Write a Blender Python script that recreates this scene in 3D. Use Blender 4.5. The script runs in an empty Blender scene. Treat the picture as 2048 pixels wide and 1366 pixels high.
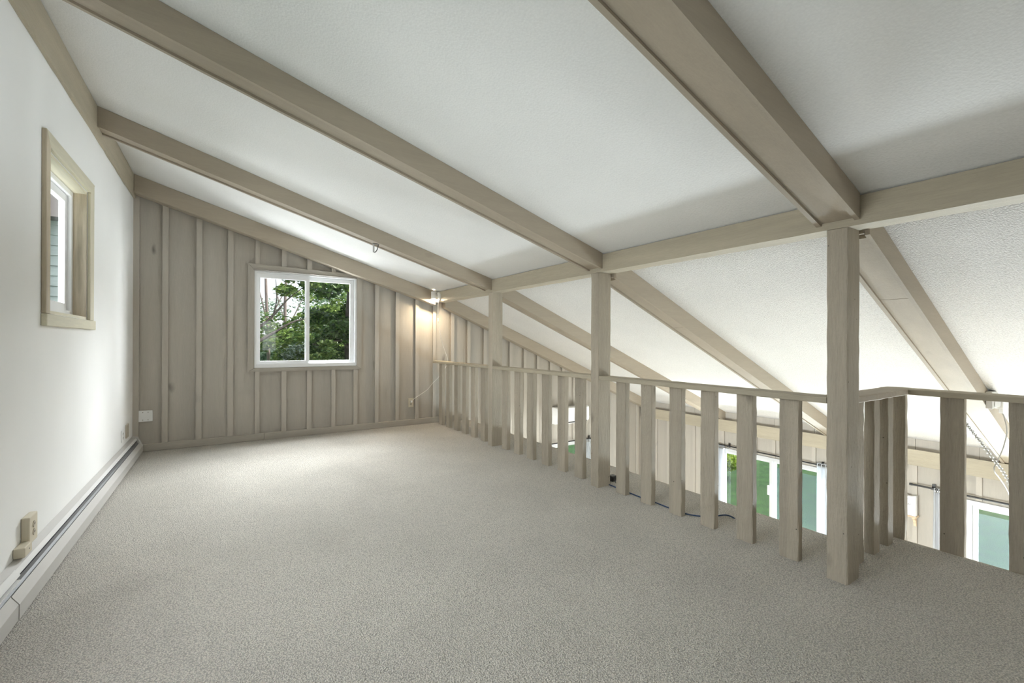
import bpy, bmesh, math, random
from mathutils import Vector, Matrix

random.seed(7)
C = bpy.context.scene.collection
S = bpy.context.scene

# ------------------------------------------------------------------ camera
cam_d = bpy.data.cameras.new('camera')
cam = bpy.data.objects.new('camera', cam_d)
C.objects.link(cam)
cam_d.sensor_width = 36.0
cam_d.lens = 897.0 / 2048.0 * 36.0
cam_d.clip_start = 0.02
cam_d.clip_end = 400
YAW, PITCH, ROLL = math.radians(32.73), math.radians(0.0856), math.radians(0.1796)
_f = Vector((math.sin(YAW) * math.cos(PITCH), math.cos(YAW) * math.cos(PITCH), math.sin(PITCH)))
_r = Vector((math.cos(YAW), -math.sin(YAW), 0))
_u = _r.cross(_f)
_rr = _r * math.cos(ROLL) + _u * math.sin(ROLL)
_uu = _u * math.cos(ROLL) - _r * math.sin(ROLL)
M = Matrix.Identity(4)
for i in range(3):
    M[i][0], M[i][1], M[i][2] = _rr[i], _uu[i], -_f[i]
M[0][3], M[1][3], M[2][3] = 0.0, 0.0, 1.23
cam.matrix_world = M
S.camera = cam

# ------------------------------------------------------------------ world, sun, daylight, exposure
S.view_settings.view_transform = 'Standard'
S.view_settings.look = 'None'
S.view_settings.gamma = 1.0
S.view_settings.exposure = 0.60
S.view_settings.use_curve_mapping = False
S.cycles.use_denoising = True
S.cycles.max_bounces = 9
S.cycles.diffuse_bounces = 6
S.cycles.adaptive_threshold = 0.035
S.cycles.transparent_max_bounces = 16
S.cycles.caustics_reflective = False
S.cycles.caustics_refractive = False
S.cycles.sample_clamp_indirect = 6.0

W = bpy.data.worlds.new('sky')
S.world = W
W.use_nodes = True
nt = W.node_tree
nt.nodes.clear()
out = nt.nodes.new('ShaderNodeOutputWorld')
bg = nt.nodes.new('ShaderNodeBackground')
sky = nt.nodes.new('ShaderNodeTexSky')
sky.sky_type = 'NISHITA'
sky.sun_disc = False
sky.sun_elevation = math.radians(48)
sky.sun_rotation = math.radians(110)
sky.air_density = 1.0
sky.dust_density = 3.0
mixw = nt.nodes.new('ShaderNodeMixRGB')
mixw.inputs[0].default_value = 0.55
mixw.inputs[2].default_value = (7.0, 7.1, 7.4, 1)
nt.links.new(sky.outputs[0], mixw.inputs[1])
nt.links.new(mixw.outputs[0], bg.inputs[0])
bg.inputs[1].default_value = 0.16
nt.links.new(bg.outputs[0], out.inputs[0])


def light(name, kind, loc, energy, color=(1, 1, 1), aim=None, size=None, size_y=None, spread=None, radius=None):
    d = bpy.data.lights.new(name, kind)
    d.energy = energy
    d.color = color
    if kind == 'AREA':
        d.shape = 'RECTANGLE'
        d.size, d.size_y = size, size_y
        if spread:
            d.spread = math.radians(spread)
    if kind in ('POINT', 'SPOT') and radius is not None:
        d.shadow_soft_size = radius
    o = bpy.data.objects.new(name, d)
    C.objects.link(o)
    o.location = loc
    if aim is not None:
        o.rotation_euler = Vector(aim).to_track_quat('-Z', 'Y').to_euler()
    return o


sun = light('sun', 'SUN', (20, -6, 20), 4.3, (1.0, 0.95, 0.87), aim=(-0.72, 0.22, -0.82))
sun.data.angle = math.radians(1.0)
# area lamps added for daylight; some stand outside openings made up for them
DAY = (0.93, 0.97, 1.04)
DAY = (0.94, 0.97, 1.02)
DAY = (0.955, 0.975, 1.0)
DAY = (0.955, 0.975, 1.0)
DAY = (0.955, 0.975, 1.0)
light('fill_light_east', 'AREA', (7.75, -1.15, -1.35), 30, DAY, aim=(-1, 0.12, 0.25), size=2.0, size_y=1.8)  # added fill; its unseen patio door is made up for it
light('daylight_patio_near', 'AREA', (8.5, 0.85, -0.05), 380, DAY, aim=(-1, 0.0, -0.75), size=1.6, size_y=1.3)
light('daylight_patio_far', 'AREA', (8.5, 3.85, -0.05), 110, DAY, aim=(-1, 0.0, -0.75), size=2.0, size_y=1.3)
light('fill_light_up_near', 'AREA', (8.3, 0.85, -2.35), 365, DAY, aim=(-1, 0.0, 0.5), size=1.5, size_y=0.6)  # added upward fill imitating bounced light; no paving lies here
light('fill_light_up_far', 'AREA', (8.3, 3.85, -2.35), 200, DAY, aim=(-1, 0.0, 0.5), size=1.7, size_y=0.6)  # second added lamp imitating light thrown up from outside
light('fill_light_south', 'AREA', (5.9, -2.85, -1.15), 34, DAY, aim=(0.05, 1, 0.25), size=1.6, size_y=2.2)  # added fill at an unseen opening behind the camera
light('fill_light_loft_back', 'AREA', (0.95, -2.85, 1.4), 5, DAY, aim=(0.05, 1, -0.1), size=0.9, size_y=1.0)  # added weak fill at a made-up loft opening out of view
light('daylight_window_north', 'AREA', (1.45, 8.3, 2.80), 400, DAY, aim=(-0.25, -1, -0.40), size=1.7, size_y=0.9)
light('daylight_window_north_high', 'AREA', (1.15, 7.0, 2.72), 165, DAY, aim=(-0.4, -1, -0.62), size=1.5, size_y=0.9)
light('fill_light_up_north', 'AREA', (0.93, 7.5, 0.40), 62, DAY, aim=(0, -1, 0.6), size=1.5, size_y=0.8)  # added lamp lighting the ceiling from below, in place of garden bounce
light('daylight_window_west', 'AREA', (-1.75, 3.75, 2.10), 42, DAY, aim=(1, 0.0, -0.35), size=1.0, size_y=1.0)
light('fill_light_west_near', 'AREA', (-1.35, 1.75, 1.45), 26, DAY, aim=(1, 0.0, -0.5), size=1.5, size_y=1.3, spread=125)  # added fill brightening posts and rails through an unseen opening
light('fill_light_west_low', 'AREA', (-1.35, 2.4, -1.45), 470, DAY, aim=(1, 0.0, 0.1), size=2.6, size_y=1.6)  # added fill for the eaves beam through an unseen lower opening
light('daylight_window_north_side', 'AREA', (2.25, 7.2, 1.75), 85, DAY, aim=(-1, -0.8, -0.12), size=0.7, size_y=1.3)


# ------------------------------------------------------------------ helpers
def new_bm():
    return bmesh.new()


def hexa(bm, p):
    """p: 8 points, bottom ring then top ring (each counter-clockwise)"""
    v = [bm.verts.new(q) for q in p]
    for f in ((3, 2, 1, 0), (4, 5, 6, 7), (0, 1, 5, 4), (1, 2, 6, 5), (2, 3, 7, 6), (3, 0, 4, 7)):
        bm.faces.new([v[i] for i in f])
    return v


def box(bm, x0, x1, y0, y1, z0, z1):
    return hexa(bm, [(x0, y0, z0), (x1, y0, z0), (x1, y1, z0), (x0, y1, z0),
                     (x0, y0, z1), (x1, y0, z1), (x1, y1, z1), (x0, y1, z1)])


def extrude_poly(bm, pts, axis, a, b):
    """closed 2-D polygon pts swept along an axis from a to b"""
    def P(q, t):
        if axis == 'x': return (t, q[0], q[1])
        if axis == 'y': return (q[0], t, q[1])
        return (q[0], q[1], t)
    A = [bm.verts.new(P(q, a)) for q in pts]
    B = [bm.verts.new(P(q, b)) for q in pts]
    n = len(pts)
    for i in range(n):
        bm.faces.new((A[i], A[(i + 1) % n], B[(i + 1) % n], B[i]))
    bm.faces.new(A[::-1])
    bm.faces.new(B)


def cyl(bm, a, b, r, n=16, r2=None, caps=True):
    a, b = Vector(a), Vector(b)
    d = (b - a).normalized()
    u = d.orthogonal().normalized()
    w = d.cross(u)
    r2 = r if r2 is None else r2
    A = [bm.verts.new(a + (u * math.cos(t) + w * math.sin(t)) * r) for t in [2 * math.pi * i / n for i in range(n)]]
    B = [bm.verts.new(b + (u * math.cos(t) + w * math.sin(t)) * r2) for t in [2 * math.pi * i / n for i in range(n)]]
    for i in range(n):
        bm.faces.new((A[i], A[(i + 1) % n], B[(i + 1) % n], B[i]))
    if caps:
        bm.faces.new(A[::-1])
        bm.faces.new(B)
    return A, B


def tube(bm, pts, r, n=8, sub=6):
    """smooth tube through points (Catmull-Rom)"""
    P = [Vector(p) for p in pts]
    Q = []
    for i in range(len(P) - 1):
        p0, p1, p2, p3 = P[max(i - 1, 0)], P[i], P[i + 1], P[min(i + 2, len(P) - 1)]
        for k in range(sub):
            t = k / sub
            Q.append(0.5 * ((2 * p1) + (p2 - p0) * t + (2 * p0 - 5 * p1 + 4 * p2 - p3) * t * t + (3 * p1 - p0 - 3 * p2 + p3) * t ** 3))
    Q.append(P[-1])
    rings = []
    up = None
    for i, q in enumerate(Q):
        d = (Q[min(i + 1, len(Q) - 1)] - Q[max(i - 1, 0)]).normalized()
        u = d.orthogonal().normalized() if up is None else (up - d * up.dot(d)).normalized()
        up = u
        w = d.cross(u)
        rr = r(i / (len(Q) - 1)) if callable(r) else r
        rings.append([bm.verts.new(q + (u * math.cos(2 * math.pi * k / n) + w * math.sin(2 * math.pi * k / n)) * rr) for k in range(n)])
    for a, b in zip(rings, rings[1:]):
        for k in range(n):
            bm.faces.new((a[k], a[(k + 1) % n], b[(k + 1) % n], b[k]))
    bm.faces.new(rings[0][::-1])
    bm.faces.new(rings[-1])


def torus_link(bm, c, d, side, L, wd, r, n=6, m=14):
    """oval chain link centred at c, long axis d, width axis side"""
    c, d, side = Vector(c), Vector(d).normalized(), Vector(side).normalized()
    nrm = d.cross(side).normalized()
    rings = []
    for i in range(m):
        t = 2 * math.pi * i / m
        p = c + d * (L * math.cos(t)) + side * (wd * math.sin(t))
        rad = (d * (math.cos(t) / L) + side * (math.sin(t) / wd)).normalized()
        rings.append([bm.verts.new(p + (rad * math.cos(2 * math.pi * k / n) + nrm * math.sin(2 * math.pi * k / n)) * r) for k in range(n)])
    for i in range(m):
        a, b = rings[i], rings[(i + 1) % m]
        for k in range(n):
            bm.faces.new((a[k], a[(k + 1) % n], b[(k + 1) % n], b[k]))


def sphere(bm, c, r, u=16, v=10, sz=1.0):
    mat = Matrix.Translation(c) @ Matrix.Diagonal((1, 1, sz, 1))
    bmesh.ops.create_uvsphere(bm, u_segments=u, v_segments=v, radius=r, matrix=mat)


def bevel(bm, w, seg=1):
    bmesh.ops.bevel(bm, geom=[e for e in bm.edges], offset=w, segments=seg, affect='EDGES', profile=0.5, clamp_overlap=True)


def origin_of(bm):
    xs = [v.co for v in bm.verts]
    lo = Vector([min(p[i] for p in xs) for i in range(3)])
    hi = Vector([max(p[i] for p in xs) for i in range(3)])
    return Vector(((lo.x + hi.x) / 2, (lo.y + hi.y) / 2, lo.z))


PARENT_LOC = {}


def obj(name, bm, mat, parent=None, smooth=False, label=None):
    bmesh.ops.recalc_face_normals(bm, faces=bm.faces)
    o0 = origin_of(bm)
    for v in bm.verts:
        v.co -= o0
    me = bpy.data.meshes.new(name)
    bm.to_mesh(me)
    bm.free()
    if smooth:
        me.polygons.foreach_set('use_smooth', [True] * len(me.polygons))
    for m in (mat if isinstance(mat, (list, tuple)) else [mat]):
        me.materials.append(m)
    o = bpy.data.objects.new(name, me)
    C.objects.link(o)
    PARENT_LOC[o] = o0
    if parent is not None:
        o.parent = parent
        o.location = o0 - PARENT_LOC[parent]
    else:
        o.location = o0
    if label:
        o['label'] = label
    return o


def thing(name, label, cat, loc, group=None, kind='thing'):
    o = bpy.data.objects.new(name, None)
    o.empty_display_size = 0.1
    C.objects.link(o)
    o.location = loc
    PARENT_LOC[o] = Vector(loc)
    return tag(o, label, cat, group, kind)


def tag(o, label, cat, group=None, kind='thing'):
    o['label'] = label
    o['category'] = cat
    if group:
        o['group'] = group
    if kind:
        o['kind'] = kind
    return o


def struct(name, bm=None, mat=None, loc=None, label=None):
    if bm is None:
        o = bpy.data.objects.new(name, None)
        C.objects.link(o)
        o.location = loc
        PARENT_LOC[o] = Vector(loc)
    else:
        o = obj(name, bm, mat)
    o['kind'] = 'structure'
    if label:
        o['label'] = label
    return o


# ------------------------------------------------------------------ materials
def mat_base(name):
    m = bpy.data.materials.new(name)
    m.use_nodes = True
    n = m.node_tree
    n.nodes.clear()
    o = n.nodes.new('ShaderNodeOutputMaterial')
    b = n.nodes.new('ShaderNodeBsdfPrincipled')
    n.links.new(b.outputs[0], o.inputs[0])
    return m, n, b, o


def plain(name, col, rough=0.5, metal=0.0, spec=0.5):
    m, n, b, o = mat_base(name)
    b.inputs['Base Color'].default_value = (*col, 1)
    b.inputs['Roughness'].default_value = rough
    b.inputs['Metallic'].default_value = metal
    b.inputs['Specular IOR Level'].default_value = spec
    return m


def N(n, t, **kw):
    x = n.nodes.new(t)
    for k, v in kw.items():
        if k.startswith('i_'):
            x.inputs[k[2:].replace('_', ' ')].default_value = v
        else:
            setattr(x, k, v)
    return x


def coords(n, scale, rand=True):
    tc = N(n, 'ShaderNodeTexCoord')
    mp = N(n, 'ShaderNodeMapping')
    mp.inputs['Scale'].default_value = scale
    if rand:
        oi = N(n, 'ShaderNodeObjectInfo')
        mul = N(n, 'ShaderNodeVectorMath', operation='SCALE')
        cmb = N(n, 'ShaderNodeCombineXYZ')
        n.links.new(oi.outputs['Random'], cmb.inputs[0])
        n.links.new(oi.outputs['Random'], cmb.inputs[1])
        n.links.new(oi.outputs['Random'], cmb.inputs[2])
        n.links.new(cmb.outputs[0], mul.inputs[0])
        mul.inputs['Scale'].default_value = 37.0
        add = N(n, 'ShaderNodeVectorMath', operation='ADD')
        n.links.new(tc.outputs['Object'], add.inputs[0])
        n.links.new(mul.outputs[0], add.inputs[1])
        n.links.new(add.outputs[0], mp.inputs['Vector'])
        return mp.outputs[0], oi.outputs['Random']
    n.links.new(tc.outputs['Object'], mp.inputs['Vector'])
    return mp.outputs[0], None


def painted_wood(name, col, axis, rough=0.62, rough_sawn=0.25, var=0.10, knots=0.35, fine=1.0, dots=False):
    """stained / painted sawn timber, grain along axis"""
    m, n, b, o = mat_base(name)
    L = n.links.new
    st = {'x': (0.07, 1, 1), 'y': (1, 0.07, 1), 'z': (1, 1, 0.07)}[axis]
    vec, rnd = coords(n, st)
    big = N(n, 'ShaderNodeTexNoise', i_Scale=9.0, i_Detail=5.0, i_Roughness=0.6)
    fin = N(n, 'ShaderNodeTexNoise', i_Scale=150.0 * fine, i_Detail=4.0, i_Roughness=0.65)
    L(vec, big.inputs['Vector'])
    L(vec, fin.inputs['Vector'])
    st2 = {'x': (0.42, 1, 1), 'y': (1, 0.42, 1), 'z': (1, 1, 0.42)}[axis]
    vec2, _ = coords(n, st2)
    wob = N(n, 'ShaderNodeTexNoise', i_Scale=16.0, i_Detail=2.0)
    L(vec2, wob.inputs['Vector'])
    mixv = N(n, 'ShaderNodeMixRGB')
    mixv.inputs[0].default_value = 0.05
    L(vec2, mixv.inputs[1])
    L(wob.outputs['Color'], mixv.inputs[2])
    vor = N(n, 'ShaderNodeTexVoronoi', i_Scale=4.2, i_Randomness=1.0)
    L(mixv.outputs[0], vor.inputs['Vector'])
    kr = N(n, 'ShaderNodeMapRange')
    kr.inputs[1].default_value = 0.03
    kr.inputs[2].default_value = 0.13
    kr.inputs[3].default_value = 1.0
    kr.inputs[4].default_value = 0.0
    L(vor.outputs['Distance'], kr.inputs[0])
    # keep only some of the knots
    gate = N(n, 'ShaderNodeMath', operation='GREATER_THAN')
    sep = N(n, 'ShaderNodeSeparateColor')
    L(vor.outputs['Color'], sep.inputs[0])
    L(sep.outputs[0], gate.inputs[0])
    gate.inputs[1].default_value = 0.55
    kn = N(n, 'ShaderNodeMath', operation='MULTIPLY')
    L(kr.outputs[0], kn.inputs[0])
    L(gate.outputs[0], kn.inputs[1])
    knw = N(n, 'ShaderNodeMath', operation='MULTIPLY')
    L(kn.outputs[0], knw.inputs[0])
    L(wob.outputs['Fac'], knw.inputs[1])
    # colour
    r1 = N(n, 'ShaderNodeMapRange')
    r1.inputs[1].default_value, r1.inputs[2].default_value = 0.3, 0.7
    r1.inputs[3].default_value, r1.inputs[4].default_value = 1 - var, 1 + var
    L(big.outputs['Fac'], r1.inputs[0])
    r2 = N(n, 'ShaderNodeMapRange')
    r2.inputs[1].default_value, r2.inputs[2].default_value = 0.25, 0.75
    r2.inputs[3].default_value, r2.inputs[4].default_value = 1 - var * 0.7, 1 + var * 0.7
    L(fin.outputs['Fac'], r2.inputs[0])
    r3 = N(n, 'ShaderNodeMapRange')
    r3.inputs[3].default_value, r3.inputs[4].default_value = 1 - var * 0.5, 1 + var * 0.5
    L(rnd, r3.inputs[0])
    m1 = N(n, 'ShaderNodeMath', operation='MULTIPLY')
    L(r1.outputs[0], m1.inputs[0]); L(r2.outputs[0], m1.inputs[1])
    m2 = N(n, 'ShaderNodeMath', operation='MULTIPLY')
    L(m1.outputs[0], m2.inputs[0]); L(r3.outputs[0], m2.inputs[1])
    kd = N(n, 'ShaderNodeMath', operation='MULTIPLY_ADD')
    L(knw.outputs[0], kd.inputs[0])
    kd.inputs[1].default_value = -knots
    kd.inputs[2].default_value = 1.0
    m3 = N(n, 'ShaderNodeMath', operation='MULTIPLY')
    L(m2.outputs[0], m3.inputs[0]); L(kd.outputs[0], m3.inputs[1])
    last = m3.outputs[0]
    if dots:   # nail holes
        vd, _ = coords(n, (1, 1, 1))
        dv = N(n, 'ShaderNodeTexVoronoi', i_Scale=15.0)
        L(vd, dv.inputs['Vector'])
        inside = N(n, 'ShaderNodeMath', operation='LESS_THAN')
        L(dv.outputs['Distance'], inside.inputs[0]); inside.inputs[1].default_value = 0.05
        sp = N(n, 'ShaderNodeSeparateColor')
        L(dv.outputs['Color'], sp.inputs[0])
        g2 = N(n, 'ShaderNodeMath', operation='GREATER_THAN')
        L(sp.outputs[1], g2.inputs[0]); g2.inputs[1].default_value = 0.45
        both = N(n, 'ShaderNodeMath', operation='MULTIPLY')
        L(inside.outputs[0], both.inputs[0]); L(g2.outputs[0], both.inputs[1])
        inv = N(n, 'ShaderNodeMath', operation='MULTIPLY_ADD')
        L(both.outputs[0], inv.inputs[0]); inv.inputs[1].default_value = -0.88; inv.inputs[2].default_value = 1.0
        m4 = N(n, 'ShaderNodeMath', operation='MULTIPLY')
        L(last, m4.inputs[0]); L(inv.outputs[0], m4.inputs[1])
        last = m4.outputs[0]
    mx = N(n, 'ShaderNodeVectorMath', operation='SCALE')
    mx.inputs[0].default_value = col
    L(last, mx.inputs['Scale'])
    L(mx.outputs[0], b.inputs['Base Color'])
    b.inputs['Roughness'].default_value = rough
    b.inputs['Specular IOR Level'].default_value = 0.3
    # relief
    if rough_sawn > 0:
        saw = N(n, 'ShaderNodeTexNoise', i_Scale=70.0, i_Detail=3.0)
        vs, _ = coords(n, {'x': (0.6, 1, 1), 'y': (1, 0.6, 1), 'z': (1, 1, 0.6)}[axis])
        L(vs, saw.inputs['Vector'])
        ad = N(n, 'ShaderNodeMath', operation='MULTIPLY_ADD')
        L(saw.outputs['Fac'], ad.inputs[0])
        ad.inputs[1].default_value = 0.6
        L(fin.outputs['Fac'], ad.inputs[2])
        bp = N(n, 'ShaderNodeBump', i_Strength=rough_sawn, i_Distance=0.006)
        L(ad.outputs[0], bp.inputs['Height'])
        L(bp.outputs[0], b.inputs['Normal'])
    return m


PAINT = (0.41, 0.372, 0.302)
M_wood_x = painted_wood('painted_timber_x', (0.40, 0.345, 0.272), 'x', rough_sawn=0.2, var=0.06, knots=0.2)
M_wood_y = painted_wood('painted_timber_y', (0.405, 0.358, 0.272), 'y', rough_sawn=0.45, var=0.10, knots=0.4)
M_wood_z = painted_wood('painted_timber_z', (0.40, 0.352, 0.280), 'z', rough_sawn=1.0, var=0.14, knots=0.9, dots=True)
M_plank = painted_wood('painted_plank', (0.435, 0.402, 0.352), 'z', rough_sawn=0.18, var=0.06, knots=0.75)
M_batten_lit = painted_wood('painted_batten_lit', (0.47, 0.434, 0.38), 'z', rough_sawn=0.2, var=0.05, knots=0.25)  # plank paint made lighter; the light battens catch is put into the colour
M_trim_x = painted_wood('painted_trim_x', (0.39, 0.36, 0.312), 'x', rough_sawn=0.15, var=0.10, knots=0.35)
M_trim_z = painted_wood('painted_trim_z', (0.40, 0.37, 0.322), 'z', rough_sawn=0.15, var=0.10, knots=0.3)
M_pine_z = painted_wood('pine_z', (0.50, 0.43, 0.32), 'z', rough=0.45, rough_sawn=0.05, var=0.22, knots=0.5, fine=0.5)
M_pine_y = painted_wood('pine_y', (0.66, 0.62, 0.48), 'y', rough=0.45, rough_sawn=0.05, var=0.10, knots=0.2, fine=0.5)
M_pine_pale = painted_wood('pine_pale', (0.66, 0.62, 0.48), 'z', rough=0.45, rough_sawn=0.05, var=0.10, knots=0.2, fine=0.5)


def plaster(name, col, scale, strength, dist, rough=0.9, speck=0.0):
    m, n, b, o = mat_base(name)
    L = n.links.new
    vec, _ = coords(n, (1, 1, 1), rand=False)
    a = N(n, 'ShaderNodeTexNoise', i_Scale=scale, i_Detail=3.0, i_Roughness=0.6)
    v = N(n, 'ShaderNodeTexVoronoi', i_Scale=scale * 0.8)
    v.feature = 'SMOOTH_F1'
    big = N(n, 'ShaderNodeTexNoise', i_Scale=1.6, i_Detail=3.0)
    for t in (a, v, big):
        L(vec, t.inputs['Vector'])
    h = N(n, 'ShaderNodeMath', operation='SUBTRACT')
    L(a.outputs['Fac'], h.inputs[0])
    L(v.outputs['Distance'], h.inputs[1])
    bp = N(n, 'ShaderNodeBump', i_Strength=strength, i_Distance=dist)
    L(h.outputs[0], bp.inputs['Height'])
    L(bp.outputs[0], b.inputs['Normal'])
    r = N(n, 'ShaderNodeMapRange')
    r.inputs[1].default_value, r.inputs[2].default_value = 0.3, 0.7
    r.inputs[3].default_value, r.inputs[4].default_value = 0.975, 1.02
    L(big.outputs['Fac'], r.inputs[0])
    s = N(n, 'ShaderNodeMapRange')
    s.inputs[1].default_value, s.inputs[2].default_value = -0.3, 0.3
    s.inputs[3].default_value, s.inputs[4].default_value = 1 - speck, 1 + speck
    L(h.outputs[0], s.inputs[0])
    mm = N(n, 'ShaderNodeMath', operation='MULTIPLY')
    L(r.outputs[0], mm.inputs[0]); L(s.outputs[0], mm.inputs[1])
    mx = N(n, 'ShaderNodeVectorMath', operation='SCALE')
    mx.inputs[0].default_value = col
    L(mm.outputs[0], mx.inputs['Scale'])
    L(mx.outputs[0], b.inputs['Base Color'])
    b.inputs['Roughness'].default_value = rough
    b.inputs['Specular IOR Level'].default_value = 0.15
    return m


M_white_wall = plaster('white_wall_paint', (0.85, 0.85, 0.84), 140, 0.05, 0.002, 0.55)
M_ceil = plaster('stippled_ceiling', (0.81, 0.81, 0.80), 130, 0.30, 0.004, 0.95, 0.02)
M_ceil_low = plaster('popcorn_ceiling', (0.81, 0.80, 0.785), 165, 0.8, 0.008, 0.95, 0.08)
M_plain_wall = plaster('cream_wall', (0.62, 0.58, 0.51), 60, 0.1, 0.003, 0.8)


def carpet_mat():
    m, n, b, o = mat_base('cut_pile_carpet')
    L = n.links.new
    vec, _ = coords(n, (1, 1, 1), rand=False)
    fine = N(n, 'ShaderNodeTexNoise', i_Scale=190.0, i_Detail=3.0, i_Roughness=0.7)
    tuft = N(n, 'ShaderNodeTexVoronoi', i_Scale=150.0)
    mid = N(n, 'ShaderNodeTexNoise', i_Scale=26.0, i_Detail=3.0, i_Roughness=0.6)
    big = N(n, 'ShaderNodeTexNoise', i_Scale=1.4, i_Detail=4.0, i_Distortion=0.6)
    for t in (fine, tuft, mid, big):
        L(vec, t.inputs['Vector'])
    a1 = N(n, 'ShaderNodeMath', operation='SUBTRACT')
    L(fine.outputs['Fac'], a1.inputs[0]); L(tuft.outputs['Distance'], a1.inputs[1])
    a2 = N(n, 'ShaderNodeMath', operation='MULTIPLY_ADD')
    L(mid.outputs['Fac'], a2.inputs[0]); a2.inputs[1].default_value = 0.9; L(a1.outputs[0], a2.inputs[2])
    bp = N(n, 'ShaderNodeBump', i_Strength=1.0, i_Distance=0.012)
    L(a2.outputs[0], bp.inputs['Height'])
    L(bp.outputs[0], b.inputs['Normal'])
    r = N(n, 'ShaderNodeMapRange')
    r.inputs[1].default_value, r.inputs[2].default_value = -0.25, 0.35
    r.inputs[3].default_value, r.inputs[4].default_value = 0.64, 1.24
    L(a1.outputs[0], r.inputs[0])
    r2 = N(n, 'ShaderNodeMapRange')
    r2.inputs[1].default_value, r2.inputs[2].default_value = 0.3, 0.7
    r2.inputs[3].default_value, r2.inputs[4].default_value = 0.93, 1.07
    L(big.outputs['Fac'], r2.inputs[0])
    mm = N(n, 'ShaderNodeMath', operation='MULTIPLY')
    L(r.outputs[0], mm.inputs[0]); L(r2.outputs[0], mm.inputs[1])
    mx = N(n, 'ShaderNodeVectorMath', operation='SCALE')
    mx.inputs[0].default_value = (0.75, 0.707, 0.636)
    L(mm.outputs[0], mx.inputs['Scale'])
    L(mx.outputs[0], b.inputs['Base Color'])
    b.inputs['Roughness'].default_value = 1.0
    b.inputs['Specular IOR Level'].default_value = 0.05
    b.inputs['Sheen Weight'].default_value = 0.15
    return m


M_carpet = carpet_mat()
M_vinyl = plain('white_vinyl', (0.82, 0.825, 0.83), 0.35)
M_vinyl_dimmed = plain('white_vinyl_dimmed', (0.58, 0.585, 0.59), 0.4)  # white vinyl darkened in colour to offset overbright light on lower frames
M_plastic_white = plain('white_plastic', (0.83, 0.83, 0.82), 0.4)
M_plastic_grey = plain('grey_plastic', (0.55, 0.54, 0.52), 0.45)
M_ivory = plain('ivory_plastic', (0.62, 0.56, 0.44), 0.45)
M_ivory_dark = plain('almond_plastic', (0.46, 0.41, 0.33), 0.5)
M_dark = plain('dark_void', (0.012, 0.011, 0.010), 0.8)
M_black_metal = plain('black_metal', (0.018, 0.017, 0.016), 0.45)
M_steel = plain('steel', (0.62, 0.62, 0.62), 0.28, 1.0)
M_white_cord = plain('white_cord', (0.84, 0.82, 0.76), 0.5)
M_blue_cord = plain('blue_cable', (0.014, 0.045, 0.12), 0.45)
M_black_plastic = plain('black_plastic', (0.012, 0.012, 0.012), 0.4)
M_heater = plain('heater_enamel', (0.52, 0.505, 0.485), 0.38)
M_heater_lt = plain('heater_damper_enamel', (0.68, 0.675, 0.66), 0.35)
M_alu = plain('aluminium_fins', (0.35, 0.35, 0.35), 0.4, 1.0)
M_alu_dull = plain('dull_grey_steel', (0.16, 0.16, 0.165), 0.55)
M_screw = plain('screw_metal', (0.35, 0.33, 0.30), 0.4, 1.0)
M_ink = plain('printed_ink', (0.03, 0.03, 0.035), 0.6)
M_shelf_wood = painted_wood('raw_shelf_pine', (0.62, 0.47, 0.33), 'y', rough_sawn=0.1, var=0.12, knots=0.3)
M_chain = plain('white_painted_chain', (0.42, 0.41, 0.39), 0.4)
M_ceramic = plain('lamp_white_enamel', (0.84, 0.83, 0.80), 0.3)


def emit_mat(name, col, s):
    m = bpy.data.materials.new(name)
    m.use_nodes = True
    n = m.node_tree
    n.nodes.clear()
    o = n.nodes.new('ShaderNodeOutputMaterial')
    e = n.nodes.new('ShaderNodeEmission')
    e.inputs[0].default_value = (*col, 1)
    e.inputs[1].default_value = s
    n.links.new(e.outputs[0], o.inputs[0])
    return m


M_bulb = emit_mat('lit_bulb', (1.0, 0.80, 0.56), 1100)


def glass_mat(name, tint=(0.97, 0.985, 0.98), refl=0.06, veil=0.0, veil_col=(0.6, 0.65, 0.68)):
    m = bpy.data.materials.new(name)
    m.use_nodes = True
    n = m.node_tree
    n.nodes.clear()
    L = n.links.new
    o = n.nodes.new('ShaderNodeOutputMaterial')
    t = N(n, 'ShaderNodeBsdfTransparent')
    t.inputs[0].default_value = (*tint, 1)
    g = N(n, 'ShaderNodeBsdfGlossy')
    g.inputs['Roughness'].default_value = 0.02
    mx = N(n, 'ShaderNodeMixShader')
    mx.inputs[0].default_value = refl
    L(t.outputs[0], mx.inputs[1]); L(g.outputs[0], mx.inputs[2])
    last = mx
    if veil > 0:
        d = N(n, 'ShaderNodeBsdfDiffuse')
        d.inputs[0].default_value = (*veil_col, 1)
        tr = N(n, 'ShaderNodeBsdfTranslucent')
        tr.inputs[0].default_value = (*veil_col, 1)
        md = N(n, 'ShaderNodeMixShader')
        md.inputs[0].default_value = 0.5
        L(d.outputs[0], md.inputs[1]); L(tr.outputs[0], md.inputs[2])
        m2 = N(n, 'ShaderNodeMixShader')
        m2.inputs[0].default_value = veil
        L(mx.outputs[0], m2.inputs[1]); L(md.outputs[0], m2.inputs[2])
        last = m2
    L(last.outputs[0], o.inputs[0])
    return m


M_glass = glass_mat('window_glass', refl=0.03)
M_screen_glare = glass_mat('screen_mesh_and_glare', (0.80, 0.86, 0.90), 0.0, 0.10, (0.15, 0.175, 0.18))  # insect mesh; pale sky glare on the glass is put into its colour


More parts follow.
